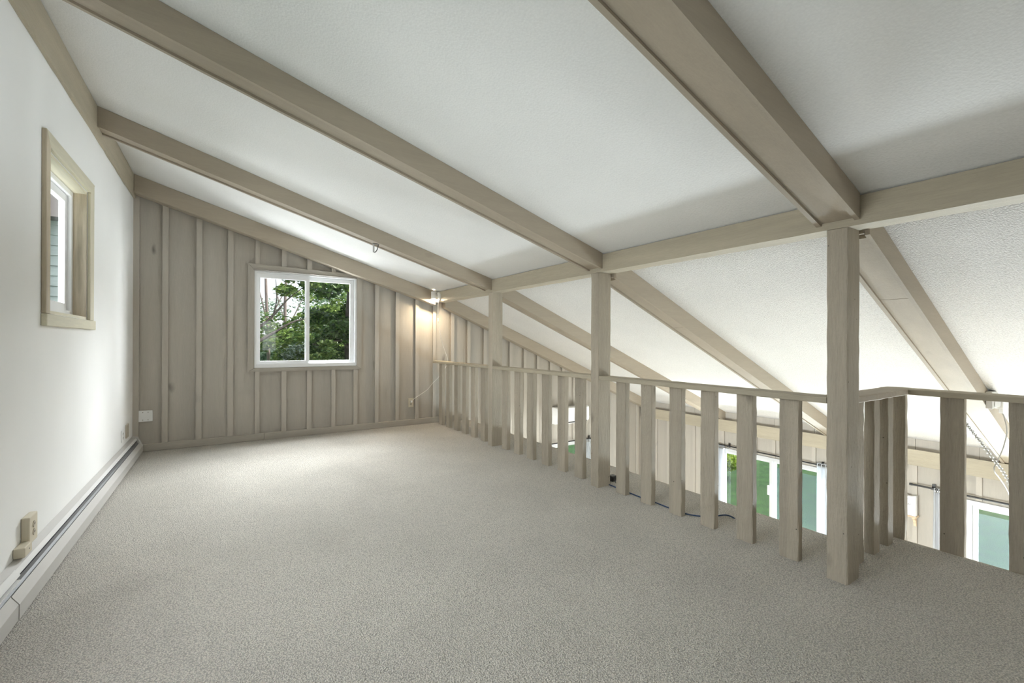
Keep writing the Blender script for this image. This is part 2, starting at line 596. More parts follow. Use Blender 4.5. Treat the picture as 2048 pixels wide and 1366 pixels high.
def fabric_mat(name, col):
    m = bpy.data.materials.new(name)
    m.use_nodes = True
    n = m.node_tree
    n.nodes.clear()
    L = n.links.new
    o = n.nodes.new('ShaderNodeOutputMaterial')
    d = N(n, 'ShaderNodeBsdfDiffuse')
    d.inputs[0].default_value = (*col, 1)
    t = N(n, 'ShaderNodeBsdfTranslucent')
    t.inputs[0].default_value = (*col, 1)
    mx = N(n, 'ShaderNodeMixShader')
    mx.inputs[0].default_value = 0.4
    L(d.outputs[0], mx.inputs[1]); L(t.outputs[0], mx.inputs[2]); L(mx.outputs[0], o.inputs[0])
    return m


M_curtain = fabric_mat('white_curtain_cloth', (0.66, 0.68, 0.71))

# ------------------------------------------------------------------ key dimensions (metres; camera stands at the origin, loft floor z = 0)
XW = -0.84           # white wall on the left
XP = 2.663           # loft-side face of posts and girder
XG = 2.815           # far face of girder
YF = 6.42            # face of the planks on the end wall
XE = 7.42            # face of the planks on the eaves wall downstairs
YB = -2.5            # back of the house, behind the camera
ZL = -2.55           # floor of the room below


def zc(x):           # loft ceiling
    return 1.978 + 0.302 * (XP - x)


def zl(x):           # lower ceiling
    return 3.123 - 0.4185 * x


# ------------------------------------------------------------------ ceilings
bm = new_bm()
xa, xb = XW - 0.12, 2.74
hexa(bm, [(xa, YB - .1, zc(xa)), (xb, YB - .1, zc(xb)), (xb, YF + .16, zc(xb)), (xa, YF + .16, zc(xa)),
          (xa, YB - .1, zc(xa) + .12), (xb, YB - .1, zc(xb) + .12), (xb, YF + .16, zc(xb) + .12), (xa, YF + .16, zc(xa) + .12)])
struct('ceiling', bm, M_ceil, label='stippled white sloping ceiling over the loft')
bm = new_bm()
xa, xb = 2.74, XE + 0.14
hexa(bm, [(xa, YB - .1, zl(xa)), (xb, YB - .1, zl(xb)), (xb, YF + .16, zl(xb)), (xa, YF + .16, zl(xa)),
          (xa, YB - .1, zl(xa) + .14), (xb, YB - .1, zl(xb) + .14), (xb, YF + .16, zl(xb) + .14), (xa, YF + .16, zl(xa) + .14)])
struct('ceiling', bm, M_ceil_low, label='rough popcorn ceiling sloping down over the room below')

# ------------------------------------------------------------------ loft floor
bm = new_bm()
extrude_poly(bm, [(XW - .05, YB), (3.58, YB), (3.58, 1.16), (3.25, 1.16), (3.25, YF + .02), (XW - .05, YF + .02)], 'z', -0.016, 0.0)
floor = struct('floor', bm, M_carpet, label='beige cut pile carpet of the loft')
bm = new_bm()
extrude_poly(bm, [(XW - .05, YB), (3.565, YB), (3.565, 1.145), (3.235, 1.145), (3.235, YF + .02), (XW - .05, YF + .02)], 'z', -0.26, -0.0165)
obj('subfloor', bm, M_plain_wall, floor)
bm = new_bm()
box(bm, 3.251, 3.268, 1.165, YF, -0.24, -0.004)
obj('edge_strip', bm, M_wood_y, floor)
bm = new_bm()
box(bm, 3.581, 3.600, YB, 1.16, -0.24, -0.004)
obj('edge_strip', bm, M_wood_y, floor)
bm = new_bm()
box(bm, 3.251, 3.600, 1.161, 1.178, -0.24, -0.004)
obj('edge_strip', bm, M_wood_x, floor)
bm = new_bm()
box(bm, XW - .1, XE + .2, YB - .1, YF + .2, ZL - .1, ZL)
struct('floor', bm, plain('lower_floor', (0.62, 0.57, 0.49), 0.6), label='pale floor of the room below')

# ------------------------------------------------------------------ left wall with its window
wy0, wy1, wz0, wz1 = 3.50, 4.425, 1.385, 2.31     # opening
wl = struct('wall_left', loc=(XW, 2.0, 0))
bm = new_bm()
t = 0.14
LH = [(wy0, wy1, wz0, wz1), (0.90, 2.55, .85, 2.30), (1.05, 3.75, ZL + .35, -.62)]  # the last two openings are unseen, added for fill light
ys = sorted({YB, YF + .16} | {h for H in LH for h in H[:2]})
for a, b in zip(ys, ys[1:]):
    zlo = ZL
    for H in sorted(LH, key=lambda q: q[2]):
        if H[0] <= (a + b) / 2 <= H[1]:
            box(bm, XW - t, XW, a, b, zlo, H[2])
            zlo = H[3]
    box(bm, XW - t, XW, a, b, zlo, 3.16)
obj('plaster', bm, M_white_wall, wl)
# frieze board under the ceiling
bm = new_bm()
rows = []
nseg = 60
for i in range(nseg + 1):
    y = YB + (6.40 - YB) * i / nseg
    zlow = 2.795 + random.uniform(-.004, .004)
    rows.append([bm.verts.new(q) for q in ((XW + .001, y, zlow), (XW + .021, y, zlow), (XW + .021, y, zc(XW + .021) - .004), (XW + .001, y, zc(XW) - .004))])
for a, b in zip(rows, rows[1:]):
    for k in range(4):
        bm.faces.new((a[k], a[(k + 1) % 4], b[(k + 1) % 4], b[k]))
bm.faces.new(rows[0]); bm.faces.new(rows[-1][::-1])
fr = struct('trim_1', bm, M_wood_y, label='taupe frieze board along the top of the white wall')

win = struct('window_2', loc=(XW, (wy0 + wy1) / 2, wz0), label='small white window with pine casing in the white wall')
cx0, cx1 = XW + .0005, XW + .022
bm = new_bm(); extrude_poly(bm, [(3.445, 1.381), (3.512, 1.381), (3.512, 2.312), (3.445, 2.394)], 'x', cx0, cx1); bevel(bm, .003)
obj('casing', bm, M_pine_z, win)
bm = new_bm(); extrude_poly(bm, [(4.430, 1.381), (4.540, 1.381), (4.540, 2.394), (4.430, 2.312)], 'x', cx0, cx1 - .004); bevel(bm, .003)
obj('casing', bm, M_pine_pale, win)
bm = new_bm(); extrude_poly(bm, [(3.445, 2.396), (3.512, 2.314), (4.430, 2.314), (4.540, 2.396)], 'x', cx0, cx1); bevel(bm, .003)
obj('casing', bm, M_pine_y, win)
bm = new_bm(); box(bm, cx0, cx1 + .004, 3.443, 4.555, 1.312, 1.379); bevel(bm, .003)
obj('apron', bm, M_pine_y, win)
jx = XW - .112
bm = new_bm(); box(bm, jx, XW - .002, wy0 + .001, wy0 + .018, wz0 + .018, wz1 - .018); obj('jamb', bm, M_pine_z, win)
bm = new_bm(); box(bm, jx, XW - .002, wy1 - .018, wy1 - .001, wz0 + .018, wz1 - .018); obj('jamb', bm, M_pine_z, win)
bm = new_bm(); box(bm, jx, XW - .002, wy0 + .001, wy1 - .001, wz1 - .018, wz1 - .001); obj('jamb', bm, M_pine_y, win)
bm = new_bm(); box(bm, jx, XW - .002, wy0 + .001, wy1 - .001, wz0 + .001, wz0 + .018); obj('sill', bm, M_pine_y, win)


def rect_frame(bm, axis, d0, d1, a0, a1, z0, z1, w, wz=None):
    """picture-frame of four bars in the plane normal to axis ('x' or 'y')"""
    wz = wz or w
    def bar(p0, p1, q0, q1):
        if axis == 'x':
            box(bm, d0, d1, p0, p1, q0, q1)
        else:
            box(bm, p0, p1, d0, d1, q0, q1)
    bar(a0, a0 + w, z0, z1)
    bar(a1 - w, a1, z0, z1)
    bar(a0 + w, a1 - w, z0, z0 + wz)
    bar(a0 + w, a1 - w, z1 - wz, z1)


bm = new_bm(); rect_frame(bm, 'x', XW - .137, XW - .072, wy0 + .019, wy1 - .019, wz0 + .019, wz1 - .019, .035)
fr2 = obj('frame', bm, M_vinyl, win)
bm = new_bm(); rect_frame(bm, 'x', XW - .128, XW - .095, wy0 + .056, wy1 - .056, wz0 + .056, wz1 - .056, .05)
sa = obj('sash', bm, M_vinyl, win)
bm = new_bm(); box(bm, XW - .122, XW - .118, wy0 + .1, wy1 - .1, wz0 + .1, wz1 - .1)
obj('pane', bm, M_glass, sa)

# ------------------------------------------------------------------ end wall: backing, planks, battens, baseboard
ox0, ox1, oz0, oz1 = 0.318, 1.550, 0.898, 2.112      # loft window opening
px0, px1, pz0, pz1 = 4.62, 5.95, -2.05, -0.605       # window opening downstairs
wf = struct('wall_far', loc=(2.5, YF, 0))


def top_of_wall(x):
    return (zc(x) if x < 2.74 else zl(x)) - .003


def wall_piece(bm, x0, x1, y0, y1, z0, holes, brk=2.74):
    xs = sorted({x0, x1} | {h for H in holes for h in (H[0], H[1]) if x0 < h < x1} | ({brk} if x0 < brk < x1 else set()))
    for a, b in zip(xs, xs[1:]):
        mid = (a + b) / 2
        za = zc(a) if mid < brk else zl(a)
        zb = zc(b) if mid < brk else zl(b)
        cuts = [(z0, None)]
        zlo = z0
        for H in holes:
            if H[0] <= mid <= H[1]:
                if H[2] > zlo:
                    box(bm, a, b, y0, y1, zlo, H[2])
                zlo = H[3]
        hexa(bm, [(a, y0, zlo), (b, y0, zlo), (b, y1, zlo), (a, y1, zlo), (a, y0, za - .003), (b, y0, zb - .003), (b, y1, zb - .003), (a, y1, za - .003)])


holes = [(ox0, ox1, oz0, oz1), (px0, px1, pz0, pz1)]
bm = new_bm()
wall_piece(bm, XW - .14, XE + .2, YF + .021, YF + .16, ZL, holes)
obj('sheathing', bm, M_dark, wf)
centres = [-0.815, -0.560, -0.242, 0.067, 0.351, 0.650, 0.948, 1.247, 1.538, 1.830, 2.125, 2.428, 2.706, 3.005, 3.290, 3.590, 3.840]
centres += [4.093, 4.382, 4.659, 4.950, 5.228, 5.500, 5.790, 6.075, 6.36, 6.64, 6.92, 7.209]
edges = [XW + .001] + centres[1:] + [XE]
for a, b in zip(edges, edges[1:]):
    bm = new_bm()
    dy = random.uniform(0, .004)
    wall_piece(bm, a + .0015, b - .0015, YF + dy, YF + .020, (0.001 if b < 3.28 else ZL), holes)
    obj('plank', bm, M_plank, wf)
hb = [(0.247, 1.615, 0.850, 2.165), (px0 - .06, px1 + .06, pz0 - .06, pz1 + .03)]
for i, c in enumerate(centres):
    w = .0275 if i else .025
    bm = new_bm()
    wall_piece(bm, c - w + random.uniform(-.003, .003), c + w + random.uniform(-.003, .003), YF - .030, YF - .006, (0.084 if c < 3.24 else ZL), hb)
    obj('batten', bm, M_batten_lit, wf)
# baseboard on the end wall
bm = new_bm(); box(bm, -0.752, 0.43, YF - .040, YF - .0005, 0.001, .083); bevel(bm, .003)
bb = struct('baseboard_far', bm, M_trim_x, label='taupe baseboard along the end wall')
bm = new_bm(); box(bm, 0.432, 3.24, YF - .040, YF - .0005, 0.001, .084); bevel(bm, .003)
obj('board', bm, M_trim_x, bb)

# ------------------------------------------------------------------ loft window (end wall)
w1 = struct('window_1', loc=(.93, YF, oz0), label='white sliding window in the end wall')
yt0, yt1 = YF - .036, YF - .0008
for pts, mt in (([(0.247, .852), (0.318, .898), (0.318, 2.112), (0.247, 2.192)], M_trim_z),
                ([(1.550, .898), (1.615, .848), (1.615, 2.155), (1.550, 2.112)], M_trim_z),
                ([(0.247, 2.193), (0.319, 2.114), (1.549, 2.114), (1.615, 2.156)], M_trim_x),
                ([(0.247, .851), (1.615, .847), (1.549, .896), (0.319, .896)], M_trim_x)):
    bm = new_bm(); extrude_poly(bm, pts, 'y', yt0, yt1)
    obj('casing', bm, mt, w1)
bm = new_bm(); rect_frame(bm, 'y', YF - .026, YF + .10, ox0 + .001, ox1 - .001, oz0 + .001, oz1 - .001, .022)
obj('frame', bm, M_vinyl, w1)
bm = new_bm(); rect_frame(bm, 'y', YF + .004, YF + .040, ox0 + .024, 0.951, oz0 + .024, oz1 - .024, .040, .060)
sa = obj('sash', bm, M_vinyl, w1)
bm = new_bm(); box(bm, ox0 + .06, 0.915, YF + .020, YF + .024, oz0 + .08, oz1 - .08); obj('pane', bm, M_glass, sa)
bm = new_bm(); rect_frame(bm, 'y', YF + .046, YF + .085, 0.905, ox1 - .024, oz0 + .024, oz1 - .024, .050, .056)
sa = obj('sash', bm, M_vinyl, w1)
bm = new_bm(); box(bm, 0.95, 1.48, YF + .064, YF + .068, oz0 + .078, oz1 - .078); obj('pane', bm, M_glass, sa)
bm = new_bm(); box(bm, ox0 + .026, ox1 - .026, YF - .020, YF + .003, oz0 + .023, oz0 + .046); obj('track', bm, M_vinyl, w1)
bm = new_bm(); box(bm, .893, .913, YF - .008, YF + .004, 1.46, 1.55); bevel(bm, .003); obj('latch', bm, M_plastic_white, sa)
# thin curtain-wire left along the top of the casing
bm = new_bm(); cyl(bm, (.315, YF - .045, 2.118), (1.535, YF - .045, 2.104), .004, 8)
for x, z in ((.315, 2.118), (1.535, 2.104)):
    cyl(bm, (x, YF - .05, z), (x, YF - .035, z), .009, 8)
tag(obj('curtain_wire', bm, M_screw), 'thin bare wire stretched along the top of the sliding window casing', 'wire')

# ------------------------------------------------------------------ roof beams (boxed: two side boards and a recessed soffit)
def beam(label, ya, yb, xa, xb, width, drop_a, drop_b, zfun, lip=.024, rec=.013, seam=None, cat='beam', block=False):
    """near face runs from (xa, ya) to (xb, yb); depth below the ceiling drop_a..drop_b"""
    t = thing('roof_beam', label, cat, ((xa + xb) / 2, (ya + yb) / 2, zfun((xa + xb) / 2) - .15), group=None)
    def Y(x): return ya + (yb - ya) * (x - xa) / (xb - xa)
    def D(x): return drop_a + (drop_b - drop_a) * (x - xa) / (xb - xa)
    def strip(x0, x1, o0, o1, up, rough):
        bm = new_bm()
        n = 24
        R = []
        for i in range(n + 1):
            x = x0 + (x1 - x0) * i / n
            zt = zfun(x) - .002
            zb = zfun(x) - D(x) + up
            j = random.uniform(-rough, rough)
            R.append([bm.verts.new(q) for q in ((x, Y(x) + o0 + j * .4, zb + j), (x, Y(x) + o1, zb + j), (x, Y(x) + o1, zt), (x, Y(x) + o0, zt))])
        for a, b in zip(R, R[1:]):
            for k in range(4):
                bm.faces.new((a[k], a[(k + 1) % 4], b[(k + 1) % 4], b[k]))
        bm.faces.new(R[0]); bm.faces.new(R[-1][::-1])
        return bm
    obj('side_board', strip(xa, xb, 0, lip, 0, .0012), M_wood_x, t)
    obj('side_board', strip(xa, xb, width - lip, width, 0, .0012), M_wood_x, t)
    x0 = xa + (.045 if block else 0)
    if seam:
        obj('soffit_board', strip(x0, seam - .0015, lip + .001, width - lip - .001, rec, .0004), M_wood_x, t)
        obj('soffit_board', strip(seam + .0015, xb, lip + .001, width - lip - .001, rec - .001, .0004), M_wood_x, t)
    else:
        obj('soffit_board', strip(x0, xb, lip + .001, width - lip - .001, rec, .0004), M_wood_x, t)
    if block:
        bm = new_bm()
        box(bm, xa + .004, xa + .04, Y(xa) + lip + .002, Y(xa) + lip + .05, zfun(xa) - D(xa) + .012, zfun(xa) - .05)
        obj('end_block', bm, M_wood_x, t)
    return t


xl0 = XW + .022
beam('boxed taupe ceiling beam crossing the loft nearest the camera', .905 - .0275 * (1.355 - xl0), .941, xl0, XP - .002, .196, .158, .132, zc)
beam('boxed taupe ceiling beam crossing the middle of the loft ceiling', 2.716, 2.746, xl0, XP - .002, .180, .158, .132, zc)
beam('boxed taupe ceiling beam with a metal hook, next before the window wall', 4.600, 4.586, xl0, XP - .002, .178, .160, .132, zc)
# flat beams laid against the end wall
t = thing('roof_beam', 'solid taupe beam laid along the slope of the window wall above the window', 'beam', (.9, 6.25, 2.3))
bm = new_bm()
for xa, xb in ((xl0, XP - .002),):
    hexa(bm, [(xa, 6.25, zc(xa) - .197), (xb, 6.25, zc(xb) - .195), (xb, YF - .0305, zc(xb) - .195), (xa, YF - .0305, zc(xa) - .197),
              (xa, 6.25, zc(xa) - .002), (xb, 6.25, zc(xb) - .002), (xb, YF - .0305, zc(xb) - .002), (xa, YF - .0305, zc(xa) - .002)])
bevel(bm, .004)
obj('timber', bm, M_wood_x, t)
t = thing('roof_beam', 'taupe beam descending along the end wall beyond the railing', 'beam', (5, 6.25, .9))
bm = new_bm()
xa, xb = XG + .002, XE - .002
hexa(bm, [(xa, 6.25, zl(xa) - .19), (xb, 6.25, zl(xb) - .18), (xb, YF - .0305, zl(xb) - .18), (xa, YF - .0305, zl(xa) - .19),
          (xa, 6.25, zl(xa) - .002), (xb, 6.25, zl(xb) - .002), (xb, YF - .0305, zl(xb) - .002), (xa, YF - .0305, zl(xa) - .002)])
bevel(bm, .004)
obj('timber', bm, M_wood_x, t)
# lower beams
beam('boxed beam sloping down over the lower room from the post farthest from the camera', 4.607, 4.600, XG + .002, XE - .002, .180, .165, .165, zl, seam=3.78, block=True)
beam('boxed beam sloping down over the lower room behind the middle post', 2.740, 2.830, XG + .002, XE - .002, .185, .165, .165, zl, seam=3.80, block=True)
beam('boxed beam sloping down over the lower room behind the nearest post', .952, 1.068, XG + .002, XE - .002, .192, .150, .165, zl, seam=3.53, block=True)

# ------------------------------------------------------------------ girder on the posts
bm = new_bm()
n = 70
R = []
for i in range(n + 1):
    y = YB + (6.247 - YB) * i / n
    j = random.uniform(-.0015, .0015)
    R.append([bm.verts.new(q) for q in ((XP + j, y, 1.822 + j), (XG + j, y, 1.822 - j), (XG, y, 1.932), (XG - .02, y, 1.9600), (XP + .06, y, 1.9668), (XP, y, 1.9668))])
for a, b in zip(R, R[1:]):
    for k in range(6):
        bm.faces.new((a[k], a[(k + 1) % 6], b[(k + 1) % 6], b[k]))
bm.faces.new(R[0]); bm.faces.new(R[-1][::-1])
tag(obj('girder', bm, M_wood_y), 'long taupe girder carried on the three square posts', 'beam')


# ------------------------------------------------------------------ posts
def rough_timber(bm, x0, x1, y0, y1, z0, z1, n=26, jit=.0016, ch=.004):
    R = []
    for i in range(n + 1):
        z = z0 + (z1 - z0) * i / n
        ring = []
        for (x, y) in ((x0 + ch, y0), (x1 - ch, y0), (x1, y0 + ch), (x1, y1 - ch), (x1 - ch, y1), (x0 + ch, y1), (x0, y1 - ch), (x0, y0 + ch)):
            ring.append(bm.verts.new((x + random.uniform(-jit, jit), y + random.uniform(-jit, jit), z)))
        R.append(ring)
    for a, b in zip(R, R[1:]):
        for k in range(8):
            bm.faces.new((a[k], a[(k + 1) % 8], b[(k + 1) % 8], b[k]))
    bm.faces.new(R[0][::-1]); bm.faces.new(R[-1])


POSTS = ((.994, 'rough sawn taupe post nearest the camera, at the corner of the railing'),
         (2.792, 'rough sawn taupe post in the middle of the three under the girder'),
         (4.575, 'rough sawn taupe post farthest away, close to the lamp and end wall'))
for y, lab in POSTS:
    bm = new_bm()
    rough_timber(bm, XP + .002, 2.806, y, y + .095, 0.0005, 1.8205)
    tag(obj('post', bm, M_wood_z), lab, 'post')


# ------------------------------------------------------------------ railings
def rail_bar(bm, axis, a0, a1, b0, b1, z0, z1, n=30, jit=.0012):
    R = []
    for i in range(n + 1):
        s = a0 + (a1 - a0) * i / n
        ring = []
        for (q, z) in ((b0 + .003, z0), (b1 - .003, z0), (b1, z0 + .003), (b1, z1 - .003), (b1 - .003, z1), (b0 + .003, z1), (b0, z1 - .003), (b0, z0 + .003)):
            j, k = random.uniform(-jit, jit), random.uniform(-jit, jit)
            ring.append(bm.verts.new((q + j, s, z + k) if axis == 'y' else (s, q + j, z + k)))
        R.append(ring)
    for a, b in zip(R, R[1:]):
        for k in range(8):
            bm.faces.new((a[k], a[(k + 1) % 8], b[(k + 1) % 8], b[k]))
    bm.faces.new(R[0][::-1]); bm.faces.new(R[-1])


def railing_y(label, y0, y1, bal, x0=2.717, th=.049, wd=.107, zb=0.0005, rx0=XP + .004, rx1=2.804, zr=(.912, .945)):
    t = thing('railing', label, 'railing', ((rx0 + rx1) / 2, (y0 + y1) / 2, max(zb, 0)))
    bm = new_bm(); rail_bar(bm, 'y', y0, y1, rx0, rx1, *zr)
    obj('top_rail', bm, M_wood_y, t)
    for y in bal:
        bm = new_bm()
        dx = random.uniform(-.004, .004)
        rough_timber(bm, x0 + dx, x0 + dx + th, y, y + wd, zb, zr[0] - .001, n=16)
        obj('baluster', bm, M_wood_z, t)
    return t


railing_y('taupe railing between the end wall and the farthest post, lit by the lamp', 4.671, 6.379, [4.842, 5.102, 5.361, 5.618, 5.876, 6.132])
railing_y('taupe railing between the farthest and the middle post', 2.888, 4.574, [3.049, 3.304, 3.550, 3.817, 4.072, 4.327], wd=.112)
railing_y('taupe railing between the middle and the nearest post, blue cable at its foot', 1.090, 2.791, [1.249, 1.509, 1.764, 2.017, 2.275, 2.537], wd=.104)
# short return towards the edge of the loft
t = thing('railing', 'short taupe railing turning from the nearest post to the loft edge', 'railing', (3.2, 1.08, 0))
bm = new_bm(); rail_bar(bm, 'x', 2.808, 3.566, 1.008, 1.150, .912, .945)
obj('top_rail', bm, M_wood_x, t)
for x in (2.955, 3.179, 3.388):
    bm = new_bm(); rough_timber(bm, x, x + .086, 1.054, 1.103, .0005, .911, n=16)
    obj('baluster', bm, M_wood_z, t)
# run along the loft edge
railing_y('taupe railing along the loft edge on the right, its balusters reaching below the carpet edge', -1.2, 1.155, [1.036, .768, .487, .210, -.07, -.35, -.63, -.91, -1.18],
          x0=3.606, th=.046, wd=.106, zb=-.235, rx0=3.570, rx1=3.712)

# ------------------------------------------------------------------ wall under the eaves (room below)
we = struct('wall_right', loc=(XE, 2, ZL))
wins = [(2.98, 4.70, ZL + .03, -0.612), (0.16, 1.565, ZL + .03, -0.612), (-2.35, -0.05, ZL + .03, -0.45)]  # last opening is out of view, added for fill light


def wall_piece_y(bm, y0, y1, x0, x1, z0, z1, holes):
    ys = sorted({y0, y1} | {h for H in holes for h in (H[0], H[1]) if y0 < h < y1})
    for a, b in zip(ys, ys[1:]):
        mid = (a + b) / 2
        zlo = z0
        for H in holes:
            if H[0] <= mid <= H[1]:
                if H[2] > zlo:
                    box(bm, x0, x1, a, b, zlo, H[2])
                zlo = H[3]
        if zlo < z1 - .002:
            box(bm, x0, x1, a, b, zlo, z1)


bm = new_bm(); wall_piece_y(bm, YB - .1, YF + .16, XE + .021, XE + .14, ZL, zl(XE + .14) + .02, wins)
obj('sheathing', bm, M_dark, we)
cy = [5.215 + .2895 * k for k in range(3, -27, -1)]
cy = [c for c in cy if YB < c < YF]
ed = [YF] + cy + [YB]
for a, b in zip(ed, ed[1:]):
    bm = new_bm(); wall_piece_y(bm, b + .0015, a - .0015, XE + random.uniform(0, .004), XE + .020, ZL, zl(XE) - .003, wins)
    obj('plank', bm, M_plank, we)
wb = [(H[0] - .012, H[1] + .012, H[2], H[3] + .012) for H in wins]
for c in cy:
    bm = new_bm(); wall_piece_y(bm, c - .025, c + .025, XE - .025, XE - .004, ZL, -.17, wb)
    obj('batten', bm, M_batten_lit, we)
# plate beam on which the lower beams rest
bm = new_bm(); extrude_poly(bm, [(7.300, -.303), (XE - .026, -.303), (XE - .026, -.152), (7.300, -.101)], 'y', YB, YF - .03); bevel(bm, .003)
tag(obj('plate_beam', bm, M_wood_y), 'long pale beam along the wall under the eaves of the lower room', 'beam')


# windows of the eaves wall
def eaves_window(name, label, H, mulls, screens):
    y0, y1, z0, z1 = H
    w = struct(name, loc=(XE, (y0 + y1) / 2, z0), label=label)
    bm = new_bm(); rect_frame(bm, 'x', XE - .024, XE + .10, y0 + .001, y1 - .001, z0 + .001, z1 - .001, .055, .055)
    obj('frame', bm, M_vinyl_dimmed, w)
    ys = [y0 + .057] + [m for m in mulls] + [y1 - .057]
    for i, (a, b) in enumerate(zip(ys, ys[1:])):
        d = .018 if i % 2 else .058
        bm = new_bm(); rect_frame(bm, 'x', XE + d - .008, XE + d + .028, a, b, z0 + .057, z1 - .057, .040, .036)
        s = obj('sash', bm, M_vinyl_dimmed, w)
        bm = new_bm(); box(bm, XE + d + .009, XE + d + .013, a + .036, b - .036, z0 + .09, z1 - .09)
        obj('pane', bm, M_glass, s)
        if i in screens:
            bm = new_bm(); box(bm, XE + d + .019, XE + d + .021, a + .041, b - .041, z0 + .09, z1 - screens[i])
            obj('screen_with_glare', bm, M_screen_glare, s)
    return w


w3 = eaves_window('window_3', 'white sliding patio window seen between the balusters', wins[0], [3.81], {0: .16})
bm = new_bm(); box(bm, XE - .03, XE - .005, 3.835, 3.865, -1.22, -1.07); bevel(bm, .006, 2); obj('handle', bm, M_plastic_white, w3)
eaves_window('window_4', 'white patio window at the right edge, its pane veiled by an insect screen with sky glare coloured in', wins[1], [.86], {1: .15})
eaves_window('added_window_5', 'added unseen white patio door of the lower room for fill light', wins[2], [-1.2], {})

# window downstairs in the end wall
w6 = struct('window_6', loc=(5.3, YF, pz0), label='white window low in the end wall under the air conditioner')
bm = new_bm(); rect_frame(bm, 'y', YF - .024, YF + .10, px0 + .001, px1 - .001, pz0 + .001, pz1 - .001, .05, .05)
obj('frame', bm, M_vinyl_dimmed, w6)
for a, b, d in ((px0 + .052, 5.30, .02), (5.27, px1 - .052, .06)):
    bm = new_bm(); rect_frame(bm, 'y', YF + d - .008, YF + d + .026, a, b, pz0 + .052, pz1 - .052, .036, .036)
    s = obj('sash', bm, M_vinyl_dimmed, w6)
    bm = new_bm(); box(bm, a + .033, b - .033, YF + d + .008, YF + d + .012, pz0 + .085, pz1 - .085); obj('pane', bm, M_glass, s)

# ------------------------------------------------------------------ back of the house (behind the camera)
bm = new_bm()
bh = [(5.0, 6.8, ZL + .05, -.15), (.5, 1.4, .9, 1.9)]
x_list = sorted({XW - .14, XE + .14, 2.74} | {h for H in bh for h in H[:2]})
for a, b in zip(x_list, x_list[1:]):
    mid = (a + b) / 2
    f = zc if mid < 2.74 else zl
    zlo = ZL
    for H in bh:
        if H[0] <= mid <= H[1]:
            box(bm, a, b, YB - .12, YB, zlo, H[2])
            zlo = H[3]
    hexa(bm, [(a, YB - .12, zlo), (b, YB - .12, zlo), (b, YB, zlo), (a, YB, zlo), (a, YB - .12, f(a) + .02), (b, YB - .12, f(b) + .02), (b, YB, f(b) + .02), (a, YB, f(a) + .02)])
struct('wall_back', bm, M_plank)
for nme, H in (('added_window_7', bh[0]), ('added_window_8', bh[1])):  # unseen windows added to let fill light in from behind
    bm = new_bm(); rect_frame(bm, 'y', YB - .1, YB + .01, H[0] + .001, H[1] - .001, H[2] + .001, H[3] - .001, .06)
    w = struct(nme, bm, M_vinyl)
    bm = new_bm(); box(bm, (H[0] + H[1]) / 2 - .03, (H[0] + H[1]) / 2 + .03, YB - .08, YB - .01, H[2] + .062, H[3] - .062); obj('mullion', bm, M_vinyl, w)
    bm = new_bm(); box(bm, H[0] + .06, H[1] - .06, YB - .05, YB - .046, H[2] + .06, H[3] - .06); obj('pane', bm, M_glass, w)

for nme, H in (('added_window_9', LH[1]), ('added_window_10', LH[2])):  # unseen left-wall windows, added as openings for the fill lamps
    bm = new_bm(); rect_frame(bm, 'x', XW - .135, XW + .01, H[0] + .001, H[1] - .001, H[2] + .001, H[3] - .001, .06)
    w = struct(nme, bm, M_vinyl)
    m_ = (H[0] + H[1]) / 2
    bm = new_bm(); box(bm, XW - .12, XW - .02, m_ - .025, m_ + .025, H[2] + .062, H[3] - .062); obj('mullion', bm, M_vinyl, w)
    bm = new_bm(); box(bm, XW - .09, XW - .086, H[0] + .06, H[1] - .06, H[2] + .06, H[3] - .06); obj('pane', bm, M_glass, w)

# ------------------------------------------------------------------ baseboard heater
t = thing('baseboard_heater', 'long grey enamelled baseboard heater along the foot of the white wall', 'heater', (XW + .05, 2.0, 0))
y0h, y1h = -2.3, 6.376
X0 = XW + .001
bm = new_bm(); extrude_poly(bm, [(X0, .02), (X0 + .006, .02), (X0 + .006, .168), (X0 + .036, .162), (X0 + .037, .168), (X0, .185)], 'y', y0h, y1h - .05)
obj('back_panel', bm, M_heater, t)
bm = new_bm(); extrude_poly(bm, [(X0 + .030, .166), (X0 + .046, .150), (X0 + .050, .153), (X0 + .036, .1735)], 'y', 2.97, y1h - .05)
obj('damper', bm, M_heater_lt, t)
bm = new_bm(); extrude_poly(bm, [(X0 + .028, .168), (X0 + .050, .146), (X0 + .055, .150), (X0 + .036, .178)], 'y', y0h, 2.965)
d = obj('damper', bm, M_heater_lt, t)
bm = new_bm(); box(bm, X0 + .050, X0 + .064, 2.70, 2.93, .138, .142); obj('damper_clip', bm, M_heater_lt, d)
for ya, yb, o in ((2.81, y1h - .05, .0025), (y0h, 2.808, 0)):
    bm = new_bm()
    extrude_poly(bm, [(X0 + .060 + o, .112), (X0 + .066 + o, .118), (X0 + .091 + o, .078), (X0 + .091 + o, .012), (X0 + .084 + o, .012), (X0 + .084 + o, .076)], 'y', ya, yb)
    obj('front_cover', bm, M_heater, t)
bm = new_bm(); extrude_poly(bm, [(X0 + .046, .118), (X0 + .060, .106), (X0 + .061, .109), (X0 + .049, .120), (X0 + .047, .140), (X0 + .045, .140)], 'y', y0h, y1h - .055)
obj('inner_shield', bm, M_alu_dull, t)
bm = new_bm(); cyl(bm, (X0 + .035, y0h, .085), (X0 + .035, y1h - .06, .085), .011, 10)
obj('pipe', bm, plain('copper_pipe', (.28, .16, .1), .4, 1.0), t)
bm = new_bm()
y = 0.6
while y < y1h - .1:
    box(bm, X0 + .008, X0 + .062, y, y + .0012, .055, .112)
    y += .012
fo = obj('fins', bm, M_alu, t)
fo['kind'] = 'stuff'
